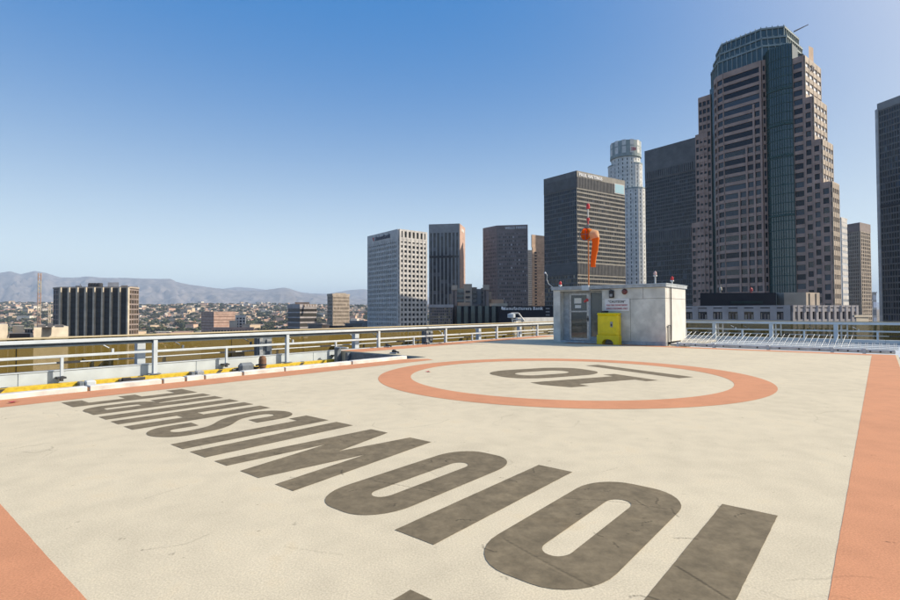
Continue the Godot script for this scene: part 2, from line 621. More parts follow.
func helipad() -> void:
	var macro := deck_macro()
	var fine := noise_tex(31, 0.10, 0.80, 1.0, 512, 4, 0.7)
	var fine2 := noise_tex(35, 0.02, 0.72, 1.0, 512, 6, 0.78)
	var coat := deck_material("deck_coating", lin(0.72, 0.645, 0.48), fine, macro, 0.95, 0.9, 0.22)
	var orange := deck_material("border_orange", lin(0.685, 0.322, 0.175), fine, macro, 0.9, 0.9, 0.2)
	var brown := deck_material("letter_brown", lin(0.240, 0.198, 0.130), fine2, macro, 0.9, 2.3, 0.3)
	var deck := Node3D.new()
	deck.name = "helipad_deck"
	deck.set_meta("kind", "structure")
	add_child(deck)
	var b := MB.new()
	var outline := PackedVector2Array([Vector2(-12.12, 5), Vector2(0.47, 5), Vector2(0.47, -24.05), Vector2(-7.0, -24.05), Vector2(-7.0, -31.5), Vector2(-17.0, -31.5), Vector2(-17.0, -13.3), Vector2(-12.12, -13.3)])
	b.prism(outline, -0.6, 0.0)
	part(b, "slab", coat, deck)
	# orange border
	paint([[Vector2(-12.1, -0.915), Vector2(-11.15, -0.915), Vector2(-11.2, -12.6), Vector2(-11.55, -12.75), Vector2(-12.1, -12.2)]], "border_stripe", orange, deck)
	paint([rect(-12.1, 0.40, -0.915, 0.05)], "border_stripe", orange, deck)
	paint([rect(-0.239, 0.40, -23.25, -0.917)], "border_stripe", orange, deck)
	paint([rect(-12.1, 0.40, -24.0, -23.252)], "border_stripe", orange, deck)
	paint([[Vector2(-16.95, -13.35), Vector2(-15.6, -13.35), Vector2(-15.9, -30), Vector2(-16.95, -30)]], "border_stripe", orange, deck)
	# touchdown ring
	var ro := PackedVector2Array()
	var ri := PackedVector2Array()
	for i in 120:
		var e := Vector2.from_angle(TAU * i / 120.0)
		ro.append(Vector2(-6.025, -11.54) + e * 4.475)
		ri.append(Vector2(-6.025, -11.54) + e * 3.706)
	paint(band(ro, ri), "touchdown_ring", orange, deck)
	# street address in tall block letters: reading runs towards -x, letter tops towards +z
	var zb := -4.62
	var zt := -2.60
	var hh := zt - zb
	var L := func(x: float, v: float) -> Vector2: return Vector2(x, zb + v * hh)
	paint([rect(-1.0, -0.62, zb, zt)], "letter", brown, deck)
	for x in [[-2.07, -1.22], [-3.70, -2.90]]:
		var w: float = (x[1] - x[0])
		paint(band(loop(x[0], x[1], zb - 0.02, zt + 0.02, w * 0.40, 0.42), loop(x[0] + w * 0.385, x[1] - w * 0.385, zb + 0.42, zt - 0.36, w * 0.11, 0.12)), "letter", brown, deck)
	paint([rect(-2.68, -2.31, zb, zt)], "letter", brown, deck)
	paint([[L.call(-3.94, 1), L.call(-4.14, 0), L.call(-4.49, 0), L.call(-4.67, 0.47), L.call(-4.89, 0), L.call(-5.21, 0), L.call(-5.37, 1), L.call(-5.11, 1), L.call(-5.03, 0.42), L.call(-4.84, 1), L.call(-4.50, 1), L.call(-4.335, 0.42), L.call(-4.22, 1)]], "letter", brown, deck)
	paint([rect(-5.94, -5.58, zb, zt)], "letter", brown, deck)
	paint([rect(-6.45, -6.12, zb, zt), rect(-6.66, -6.45, zb, zb + 0.30)], "letter", brown, deck)
	# S as a thick rounded stroke
	var line := PackedVector2Array()
	var s0 := -6.77
	var s1 := -7.50
	var c0 := s0 - 0.135
	var c1 := s1 + 0.135
	var key := [[c1, 0.66], [c1, 0.86], [(c0 + c1) * 0.5, 0.93], [c0, 0.86], [c0, 0.68], [(c0 * 0.75 + c1 * 0.25), 0.56], [(c0 * 0.25 + c1 * 0.75), 0.44], [c1, 0.32], [c1, 0.14], [(c0 + c1) * 0.5, 0.07], [c0, 0.14], [c0, 0.36]]
	for i in key.size() - 1:
		var pa: Array = key[maxi(i - 1, 0)]
		var pd: Array = key[mini(i + 2, key.size() - 1)]
		for t in 5:
			line.append(L.call(key[i][0], key[i][1]).cubic_interpolate(L.call(key[i + 1][0], key[i + 1][1]), L.call(pa[0], pa[1]), L.call(pd[0], pd[1]), t / 5.0))
	line.append(L.call(key[-1][0], key[-1][1]))
	var body := Geometry2D.offset_polyline(line, 0.135, Geometry2D.JOIN_ROUND, Geometry2D.END_BUTT)
	paint([body[0]], "letter", brown, deck)
	paint([rect(-7.96, -7.65, zb, zt), rect(-8.48, -8.17, zb, zt), rect(-8.17, -7.96, zb + 0.94, zb + 1.24)], "letter", brown, deck)
	paint([rect(-8.99, -8.67, zb, zt)], "letter", brown, deck)
	# R: stem, bowl, leg
	var bowl := PackedVector2Array([L.call(-9.54, 0.935), L.call(-9.70, 0.935), L.call(-9.81, 0.91), L.call(-9.86, 0.85), L.call(-9.86, 0.66), L.call(-9.82, 0.58), L.call(-9.72, 0.545), L.call(-9.54, 0.545)])
	var bw := Geometry2D.offset_polyline(bowl, 0.14, Geometry2D.JOIN_ROUND, Geometry2D.END_BUTT)
	paint([rect(-9.54, -9.22, zb, zt), bw[0], [L.call(-9.60, 0.47), L.call(-9.98, 0.47), L.call(-10.0, 0.30), L.call(-10.02, 0), L.call(-9.70, 0), L.call(-9.68, 0.34)]], "letter", brown, deck)
	paint([rect(-10.55, -10.25, zb, zt), rect(-10.93, -10.55, zt - 0.30, zt), rect(-10.90, -10.55, zb + 0.88, zb + 1.16), rect(-10.95, -10.55, zb, zb + 0.30)], "letter", brown, deck)
	paint([rect(-2.04, -1.70, -2.10, -1.10)], "letter", brown, deck)
	# underlined weight figure in the ring, turned by some 24 degrees
	var rr := Vector2(-0.913, -0.408)
	var uu := Vector2(-0.408, 0.913)
	var T := func(q: Array) -> Array:
		var o := []
		for e in q: o.append(rr * e[0] + uu * e[1])
		return o
	var turn := func(q: PackedVector2Array) -> PackedVector2Array:
		var o := PackedVector2Array()
		for e in q: o.append(rr * e.x + uu * e.y)
		return o
	paint([T.call([[8.45, -10.55], [11.67, -10.55], [11.67, -10.08], [8.45, -10.08]])], "underline", brown, deck)
	paint([T.call([[8.42, -9.36], [9.78, -9.36], [9.78, -9.0], [9.44, -9.0], [9.44, -6.60], [9.05, -6.60], [8.45, -6.92], [8.45, -7.38], [8.76, -7.38], [8.76, -9.0], [8.42, -9.0]])], "figure", brown, deck)
	paint(band(turn.call(loop(9.90, 11.72, -9.38, -6.58, 0.72, 0.9)), turn.call(loop(10.44, 11.12, -8.65, -7.15, 0.30, 0.42))), "figure", brown, deck)
	# small debris on the deck
	for a in [[-9.02, -9.95, 0.09, "red_paint"], [-11.6, -2.05, 0.12, "red_paint"]]:
		var d := MB.new()
		var p := Vector3(a[0], 0.005, a[1])
		d.tri(p, p + Vector3(a[2], 0.015, 0.02), p + Vector3(0.03, 0.01, -a[2]))
		d.tri(p, p + Vector3(-0.03, 0.02, -a[2] * 0.8), p + Vector3(-a[2], 0.005, 0.03))
		d.tri(p + Vector3(0, 0.002, 0), p + Vector3(a[2] * 0.6, 0.03, a[2] * 0.5), p + Vector3(a[2], 0.015, 0.02))
		single(d, "scrap_of_paper", M[a[3]], "tiny crumpled red scrap lying " + ("inside the orange ring" if a[0] > -10 else "on the orange border stripe by the kerb"), "litter", p)

# ------------------------------------------------------------------ edges and rails
func rails() -> void:
	# white kerb along the sunken walkway, in lengths
	var kerb := thing("edge_kerb", "white painted kerb in lengths along the deck's sunken walkway", "kerb", Vector3(-12.2, 0, -5))
	var cuts := [5.0, 2.1, -0.7, -3.33, -4.71, -5.2, -5.63, -6.57, -7.74, -10.0, -12.35]
	for i in cuts.size() - 1:
		var b := MB.new()
		var off: float = [0.0, 0.006, -0.004, 0.003][i % 4]
		b.bbox(Vector3(-12.34 + off, -0.6, cuts[i + 1] + 0.02), Vector3(-12.125 + off, 0.098 + off, cuts[i] - 0.02), 0.012)
		part(b, "kerb_length", M.concrete_light if i == 4 else M.white_paint, kerb)
	for i in range(2, cuts.size() - 1):
		var b := MB.new()
		b.box(Vector3(-12.32, -0.1, cuts[i] - 0.018), Vector3(-12.14, 0.07, cuts[i] + 0.018))
		part(b, "joint_strip", M.rust, kerb)
	# parapet beyond the walkway
	var par := thing("parapet", "low pale blue parapet plate under the sunlit guard rail", "parapet", Vector3(-17.5, -0.6, -14))
	for k in 9:
		var z0 := 6.0 - k * 4.6
		var b := MB.new()
		b.bbox(Vector3(-17.62, -0.61, z0 - 4.592), Vector3(-17.42, -0.045, z0), 0.01)
		part(b, "plate", M.plate_blue, par)
	var cap := MB.new()
	cap.bbox(Vector3(-17.68, -0.043, -34), Vector3(-17.40, -0.018, 6), 0.006)
	part(cap, "coping", M.rail_paint, par)
	# hazard striped beam
	var hz := thing("hazard_beam", "yellow beam with black diagonal stripes at foot of sunlit guard rail", "beam", Vector3(-17.15, -0.6, -5))
	var b := MB.new()
	b.bbox(Vector3(-17.3, -0.61, -13.28), Vector3(-17.06, -0.352, 6), 0.01)
	part(b, "beam", M.hazard_yellow, hz)
	var z := 5.0
	while z > -13.0:
		b = MB.new()
		b.quad(Vector3(-17.056, -0.6, z + 0.12), Vector3(-17.056, -0.6, z - 0.03), Vector3(-17.056, -0.362, z - 0.28), Vector3(-17.056, -0.362, z - 0.13))
		b.quad(Vector3(-17.07, -0.348, z - 0.13), Vector3(-17.07, -0.348, z - 0.28), Vector3(-17.29, -0.348, z - 0.38), Vector3(-17.29, -0.348, z - 0.23))
		part(b, "stripe", M.hazard_black, hz)
		z -= rng.randf_range(2.0, 3.4)
	# guard rail on the sunny side
	var g := thing("guard_rail", "sunlit white two-bar guard rail along the sunken walkway side", "railing", Vector3(-17.2, -0.4, -14))
	var x := -17.2
	b = MB.new()
	b.bbox(Vector3(x - 0.10, 0.735, -33.0), Vector3(x + 0.10, 0.83, 6), 0.012)
	part(b, "top_rail", M.rail_paint, g)
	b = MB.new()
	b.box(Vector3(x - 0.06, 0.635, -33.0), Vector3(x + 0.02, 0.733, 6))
	part(b, "rail_channel", M.channel_shade_blue, g)  # shade of the recess put into the dark blue colour
	b = MB.new()
	b.bbox(Vector3(x - 0.03, 0.335, -33.0), Vector3(x + 0.03, 0.41, 6), 0.01)
	part(b, "mid_rail", M.rail_paint, g)
	for i in 8:
		var pz := -6.44 - (i - 1) * 4.62
		b = MB.new()
		b.bbox(Vector3(x - 0.06, -0.6, pz - 0.062), Vector3(x + 0.07, 0.735, pz + 0.062), 0.01)
		var post := part(b, "post", M.rail_paint, g)
		b = MB.new()
		b.box(Vector3(x - 0.15, -0.33, pz - 0.14), Vector3(x + 0.14, -0.305, pz + 0.14))
		part(b, "base_plate", M.steel_blue, post)
		pz -= 2.27
		b = MB.new()
		b.bbox(Vector3(x - 0.035, -0.2, pz - 0.035), Vector3(x + 0.035, 0.335, pz + 0.035), 0.006)
		post = part(b, "short_post", M.rail_paint, g)
		b = MB.new()
		b.box(Vector3(x - 0.2, -0.24, pz - 0.10), Vector3(x + 0.05, -0.19, pz + 0.10))
		b.box(Vector3(x - 0.05, -0.30, pz - 0.03), Vector3(x + 0.06, -0.16, pz + 0.03))
		part(b, "bracket", M.dark_steel, post)
	# second row of posts, behind the rail
	for a in [[-1.7, 0.1], [-6.25, 0.12], [-10.45, 0.3], [-14.9, 0.12], [-19.6, 0.3], [-24.0, 0.12], [-28.4, 0.12]]:
		var stout: bool = a[1] > 0.2
		var s := thing("screen_post", ("stout blue grey boxed post behind the sunlit guard rail" if stout else "slim white post behind the sunlit guard rail"), "post", Vector3(-17.85, -0.6, a[0]), "stout posts behind the rail" if stout else "slim posts behind the rail")
		b = MB.new()
		b.bbox(Vector3(-17.95, -0.6, a[0] - a[1]), Vector3(-17.72, 0.72, a[0] + a[1]), 0.01)
		part(b, "column", M.steel_blue if stout else M.rail_paint, s)
		if stout:
			b = MB.new()
			b.bbox(Vector3(-17.72, 0.1, a[0] - 0.26), Vector3(-17.66, 0.55, a[0] - 0.06), 0.01)
			b.bbox(Vector3(-17.72, -0.05, a[0] + 0.10), Vector3(-17.66, 0.62, a[0] + 0.24), 0.01)
			part(b, "cover_plate", M.galvanised, s)
		b = MB.new()
		b.box(Vector3(-18.0, -0.61, a[0] - a[1] - 0.06), Vector3(-17.7, -0.56, a[0] + a[1] + 0.06))
		part(b, "foot", M.dark_steel, s)
	# amber screens with their own thin rods
	amber("amber tinted wind screen behind the sunlit guard rail", Vector3(-18.6, 0, 6), Vector3(-18.6, 0, -34.6), 0.845)
	amber("amber tinted wind screen behind the far guard rail", Vector3(-18.6, 0, -34.7), Vector3(9, 0, -34.7), 0.985)
	# far rail: its shade is put into a bluer paint
	g = thing("guard_rail", "blue grey shaded guard rail behind the steel safety net", "railing", Vector3(-4, -0.4, -33))
	var zf := -33.1
	b = MB.new()
	b.bbox(Vector3(-17.1, 0.86, zf - 0.1), Vector3(9, 0.975, zf + 0.1), 0.012)
	part(b, "top_rail", M.plate_blue, g)
	b = MB.new()
	b.bbox(Vector3(-17.1, 0.50, zf - 0.03), Vector3(9, 0.57, zf + 0.03), 0.01)
	part(b, "mid_rail", M.plate_blue, g)
	for px in [-16.3, -13.4, -10.4, -7.45, -4.6, -1.75, 1.2, 4.0, 7.0]:
		b = MB.new()
		b.bbox(Vector3(px - 0.09, -0.6, zf - 0.13), Vector3(px + 0.09, 0.86, zf + 0.09), 0.012)
		var post := part(b, "post", M.plate_blue, g)
		b = MB.new()
		b.bbox(Vector3(px + 0.2, 0.06, zf + 0.05), Vector3(px + 0.26, 0.84, zf + 0.12), 0.008)
		b.bbox(Vector3(px + 0.16, 0.55, zf + 0.07), Vector3(px + 0.5, 0.62, zf + 0.11), 0.008)
		b.bbox(Vector3(px + 0.44, 0.2, zf + 0.05), Vector3(px + 0.5, 0.84, zf + 0.12), 0.008)
		part(b, "bracket", M.galvanised, post)
	for px in [-15.0, -12.0, -9.0, -6.0, -3.1, -0.1, 2.7, 5.6]:
		b = MB.new()
		b.bbox(Vector3(px - 0.04, 0.0, zf - 0.04), Vector3(px + 0.04, 0.50, zf + 0.04), 0.006)
		part(b, "short_post", M.plate_blue, g)
	par = thing("parapet", "low pale blue parapet plate under the far guard rail", "parapet", Vector3(-4, -0.6, -33.5))
	for k in 6:
		b = MB.new()
		b.bbox(Vector3(-17.4 + k * 4.4, -0.61, -33.75), Vector3(-17.4 + k * 4.4 + 4.392, 0.10, -33.4), 0.01)
		part(b, "plate", M.plate_blue, par)
	# right hand edge: kerb and a gap
	kerb = thing("edge_kerb", "white kerb beyond the dark gap outside the wide orange stripe", "kerb", Vector3(0.7, -0.6, -10))
	for k in 7:
		b = MB.new()
		b.bbox(Vector3(0.58, -0.61, -24.0 + k * 4.0), Vector3(0.85, 0.06, -24.0 + k * 4.0 + 3.97), 0.012)
		part(b, "kerb_length", M.white_paint, kerb)
	net()

func amber(label: String, a: Vector3, c: Vector3, top: float) -> void:
	var s := thing("wind_screen", label, "screen", (a + c) * 0.5 + Vector3(0, -3, 0))
	var d := (c - a).normalized()
	var nrm := d.cross(Vector3.UP)
	var len := a.distance_to(c)
	var count := int(len / 3.05)
	for i in count:
		var p0 := a + d * (len * i / count + 0.012)
		var p1 := a + d * (len * (i + 1) / count - 0.012)
		var b := MB.new()
		b.obox((p0 + p1) * 0.5 + Vector3.UP * (top - 1.6), (p1 - p0) * 0.5, Vector3.UP * 1.58, nrm * 0.004)
		part(b, "screen_panel", M.amber_glass, s)
		b = MB.new()
		b.obox(p0 - nrm * 0.10 + Vector3.UP * (top - 1.6), d * 0.035, Vector3.UP * 1.6, nrm * 0.04)
		part(b, "mullion", M.dark_steel, s)
	var b := MB.new()
	b.obox((a + c) * 0.5 + Vector3.UP * (top - 0.005), d * len * 0.5, Vector3.UP * 0.02, nrm * 0.035)
	part(b, "cap", M.screen_cap, s)
	# rod with clips in front of the glass
	var e := nrm * (1.0 if (Vector3(-6, 0, -10) - a).dot(nrm) > 0 else -1.0) * 0.45
	for y in [top - 0.72]:
		b = MB.new()
		b.tube(a + e + Vector3.UP * y, c + e + Vector3.UP * y, 0.022, -1, 8)
		part(b, "rod", M.rail_paint, s)
	for i in count * 2:
		var p := a + d * (len * (i + rng.randf_range(0.2, 0.8)) / (count * 2.0)) + e
		b = MB.new()
		var y := top - 0.72
		if i % 3 == 0:
			b.box(p + Vector3(-0.03, y - 0.03, -0.03) - d.abs() * 0.25, p + Vector3(0.03, y + 0.035, 0.03) + d.abs() * 0.25)
			part(b, "sleeve", M.dark_steel, s)
		else:
			b.tube(p + Vector3.UP * (y + 0.36), p + Vector3.UP * (y + 0.46) - d * 0.16, 0.018, -1, 6)
			b.box(p + Vector3(-0.03, y + 0.18, -0.03) + d * 0.1, p + Vector3(0.03, y + 0.34, 0.03) + d * 0.1)
			part(b, "clip", M.rail_paint if i % 2 else M.steel_blue, s)

func net() -> void:
	var s := thing("safety_net", "galvanised steel safety net of slanted rods along the far deck edge", "safety net", Vector3(-3, -0.6, -25))
	var cuts := [-6.95, -5.49, -3.49, -1.41, -0.46, 0.45]
	for i in cuts.size() - 1:
		var b := MB.new()
		b.bbox(Vector3(cuts[i] + 0.04, 0.015, -24.42), Vector3(cuts[i + 1] - 0.04, 0.15, -24.25), 0.02)
		part(b, "edge_beam", M.white_paint, s)
		b = MB.new()
		b.box(Vector3(cuts[i] - 0.05, -0.6, -24.48), Vector3(cuts[i] + 0.05, 0.19, -24.22))
		part(b, "coupling", M.rail_paint, s)
		for k in 3:
			var hx := lerpf(cuts[i], cuts[i + 1], (k + 0.6) / 3.2)
			b = MB.new()
			b.tube(Vector3(hx, 0.08, -24.25), Vector3(hx, 0.08, -24.23), 0.03, -1, 8)
			part(b, "bolt", M.dark_steel, s)
	var x := -6.9
	var i := 0
	var fill := MB.new()
	while x < 0.5:
		if x < -0.75:
			var b := MB.new()
			var lean := 0.10 + rng.randf_range(-0.03, 0.03)
			b.tube(Vector3(x, 0.16, -24.45), Vector3(x + lean, 0.58 + rng.randf_range(-0.03, 0.03), -25.9), 0.011, -1, 6)
			part(b, "rod", M.galvanised, s)
		fill.tube(Vector3(x + 0.09, 0.165, -24.45), Vector3(x + 0.11, 0.34, -25.2), 0.010, -1, 5)
		fill.tube(Vector3(x + 0.15, 0.165, -24.45), Vector3(x + 0.17, 0.34, -25.2), 0.010, -1, 5)
		x += 0.205
		i += 1
	for k in 5:
		fill.tube(Vector3(-6.9, 0.165 + k * 0.045, -24.45 - k * 0.19), Vector3(0.5, 0.165 + k * 0.045, -24.45 - k * 0.19), 0.012, -1, 6)
	part(fill, "mesh_wires", M.galvanised, s, true)
	# shelf under the net
	var b := MB.new()
	b.bbox(Vector3(-6.95, -0.6, -33.38), Vector3(9, -0.12, -24.6), 0.01)
	part(b, "shelf", M.plate_blue, s)

# ------------------------------------------------------------------ hut
func hut() -> void:
	var zf := -24.1
	var x0 := -13.05
	var x1 := -7.42
	var h := 2.80
	var s := thing("rooftop_hut", "flat roofed concrete hut with glass door at the deck edge", "hut", Vector3(-10.2, 0, -25.6))
	var zb := -27.25
	var rl := -12.66
	var rr := -10.40
	var wall := MB.new()
	# front wall pieces round the recess, in precast panels
	var b := MB.new()
	b.box(Vector3(x0, 0, zf - 0.3), Vector3(rl, 2.66, zf))
	part(b, "wall_panel", M.concrete, s)
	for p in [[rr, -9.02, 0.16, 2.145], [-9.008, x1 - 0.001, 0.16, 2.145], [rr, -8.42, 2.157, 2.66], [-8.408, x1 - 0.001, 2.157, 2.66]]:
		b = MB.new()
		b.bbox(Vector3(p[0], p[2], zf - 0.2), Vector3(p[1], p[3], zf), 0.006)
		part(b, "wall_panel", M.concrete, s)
	b = MB.new()
	b.box(Vector3(rl, 2.60, zf - 0.3), Vector3(rr, 2.66, zf - 0.002))
	part(b, "lintel", M.concrete, s)
	# side and back walls
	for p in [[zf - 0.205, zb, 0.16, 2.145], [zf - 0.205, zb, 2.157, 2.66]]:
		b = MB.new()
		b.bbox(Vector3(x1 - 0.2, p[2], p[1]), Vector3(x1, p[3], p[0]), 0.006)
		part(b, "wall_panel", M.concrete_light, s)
	b = MB.new()
	b.box(Vector3(x0, 0, zb), Vector3(x0 + 0.2, 2.66, zf - 0.31))
	b.box(Vector3(x0 + 0.21, 0, zb), Vector3(x1 - 0.21, 2.66, zb + 0.2))
	part(b, "rear_wall", M.concrete, s)
	b = MB.new()
	b.box(Vector3(rr, 0.16, zf - 0.9), Vector3(rr + 0.12, 2.6, zf - 0.21))
	b.box(Vector3(rl - 0.12, 0.0, zf - 0.9), Vector3(rl, 2.6, zf - 0.31))
	part(b, "jamb", M.concrete, s)
	b = MB.new()
	b.bbox(Vector3(rr, 0, zf - 0.2), Vector3(x1 + 0.02, 0.155, zf + 0.03), 0.01)
	part(b, "plinth", M.fascia, s)
	b = MB.new()
	b.box(Vector3(rl, 0.0, zf - 0.9), Vector3(rr, 0.09, zf - 0.02))
	part(b, "threshold", M.fascia, s)
	var roof := MB.new()
	roof.bbox(Vector3(x0 - 0.08, 2.665, zb - 0.08), Vector3(x1 + 0.06, 2.80, zf + 0.08), 0.012)
	part(roof, "roof", M.fascia, s)
	b = MB.new()
	b.bbox(Vector3(x0 - 0.1, 2.802, zb - 0.1), Vector3(x1 + 0.08, 2.835, zf + 0.1), 0.008)
	part(b, "roof_trim", M.rail_paint, s)
	# interior floor keeps light out
	b = MB.new()
	b.box(Vector3(x0 + 0.22, 0.002, zb + 0.22), Vector3(x1 - 0.22, 0.03, zf - 0.92))
	part(b, "floor", M.roof_grey, s)
	# door
	var zd := zf - 0.42
	var door := Node3D.new()
	door.name = "door"
	s.add_child(door)
	door.set_meta("label", "aluminium framed glass door with a mid rail and notices")
	var dx0 := -12.33
	var dx1 := -11.26
	b = MB.new()
	b.bbox(Vector3(dx0, 0.10, zd - 0.03), Vector3(dx0 + 0.09, 2.5, zd + 0.03), 0.006)
	b.bbox(Vector3(dx1 - 0.12, 0.10, zd - 0.03), Vector3(dx1, 2.5, zd + 0.03), 0.006)
	b.bbox(Vector3(dx0 + 0.09, 2.40, zd - 0.03), Vector3(dx1 - 0.12, 2.5, zd + 0.03), 0.006)
	b.bbox(Vector3(dx0 + 0.09, 1.53, zd - 0.03), Vector3(dx1 - 0.12, 1.61, zd + 0.03), 0.006)
	b.bbox(Vector3(dx0 + 0.09, 0.10, zd - 0.03), Vector3(dx1 - 0.12, 0.22, zd + 0.03), 0.006)
	part(b, "frame", M.aluminium, door)
	for y in [[0.22, 1.53], [1.61, 2.40]]:
		b = MB.new()
		b.box(Vector3(dx0 + 0.09, y[0], zd - 0.006), Vector3(dx1 - 0.12, y[1], zd + 0.006))
		part(b, "pane", M.door_glass, door)
	b = MB.new()
	b.tube(Vector3(dx1 - 0.06, 1.05, zd + 0.05), Vector3(dx1 - 0.06, 1.35, zd + 0.05), 0.02, -1, 8)
	b.box(Vector3(dx1 - 0.09, 1.12, zd + 0.03), Vector3(dx1 - 0.03, 1.25, zd + 0.075))
	part(b, "handle", M.black_metal, door)
	for y in [[-12.07, -11.68, 1.98, 2.25], [-12.03, -11.70, 1.74, 1.90]]:
		b = MB.new()
		b.box(Vector3(y[0], y[2], zd + 0.007), Vector3(y[1], y[3], zd + 0.011))
		part(b, "notice", M.paper, door)
	b = MB.new()
	b.tube(Vector3(-11.36, 2.14, zd + 0.03), Vector3(-11.36, 2.14, zd + 0.045), 0.085, -1, 16)
	b.tube(Vector3(-11.48, 2.08, zd + 0.03), Vector3(-11.48, 2.08, zd + 0.04), 0.06, -1, 14)
	part(b, "round_sticker", M.red_paint, door)
	b = MB.new()
	b.bbox(Vector3(rl, 0.09, zd - 0.05), Vector3(dx0 - 0.01, 2.6, zd + 0.04), 0.006)
	b.bbox(Vector3(dx1 + 0.01, 0.09, zd - 0.05), Vector3(dx1 + 0.1, 2.6, zd + 0.05), 0.006)
	b.bbox(Vector3(rr - 0.05, 0.09, zd - 0.05), Vector3(rr, 2.6, zd + 0.04), 0.006)
	b.bbox(Vector3(dx0 - 0.01, 2.51, zd - 0.05), Vector3(rr - 0.05, 2.6, zd + 0.035), 0.006)
	b.bbox(Vector3(dx1 + 0.1, 0.09, zd - 0.05), Vector3(rr - 0.05, 0.30, zd + 0.04), 0.006)
	part(b, "door_surround", M.fascia, s)
	b = MB.new()
	b.box(Vector3(dx1 + 0.1, 0.30, zd - 0.006), Vector3(rr - 0.05, 2.51, zd + 0.006))
	part(b, "window_pane", M.door_glass, s)
	# drain pipe and conduit on the sunny side
	b = MB.new()
	b.path([Vector3(x1 + 0.05, 2.66, -24.75), Vector3(x1 + 0.05, 0.9, -24.75), Vector3(x1 + 0.05, 0.25, -24.72)], 0.028)
	part(b, "drain_pipe", M.dark_steel, s)
	b = MB.new()
	b.path([Vector3(x1 + 0.06, 0.0, -24.22), Vector3(x1 + 0.06, 0.85, -24.22), Vector3(x1 + 0.06, 0.92, -24.3), Vector3(x1 + 0.06, 0.92, -24.6), Vector3(x1 + 0.06, 0.85, -24.66), Vector3(x1 + 0.06, 0.1, -24.66)], 0.024)
	part(b, "grab_rail", M.dark_steel, s)
	b = MB.new()
	b.bbox(Vector3(x1 + 0.05, -0.02, -25.9), Vector3(x1 + 0.9, 0.10, -24.55), 0.02)
	part(b, "step", M.white_paint, s)

func letters(txt: String, height: float, m: Material, parent: Node, at: Vector3, right: Vector3, normal: Vector3, called := "lettering", deep := 0.01, stretch := 1.0, serif := false) -> void:
	var tm := TextMesh.new()
	var f := SystemFont.new()
	f.font_names = PackedStringArray(["Droid Serif" if serif else "Droid Sans"])
	f.font_weight = 700
	tm.font = f
	tm.font_size = 32
	tm.pixel_size = height / 23.0
	tm.depth = deep
	tm.text = txt
	tm.curve_step = 4.0
	var o := MeshInstance3D.new()
	o.name = called
	o.mesh = tm
	o.material_override = m
	parent.add_child(o, true)
	o.transform = Transform3D(Basis(right.normalized() * stretch, Vector3.UP, normal.normalized()), at - parent.position)

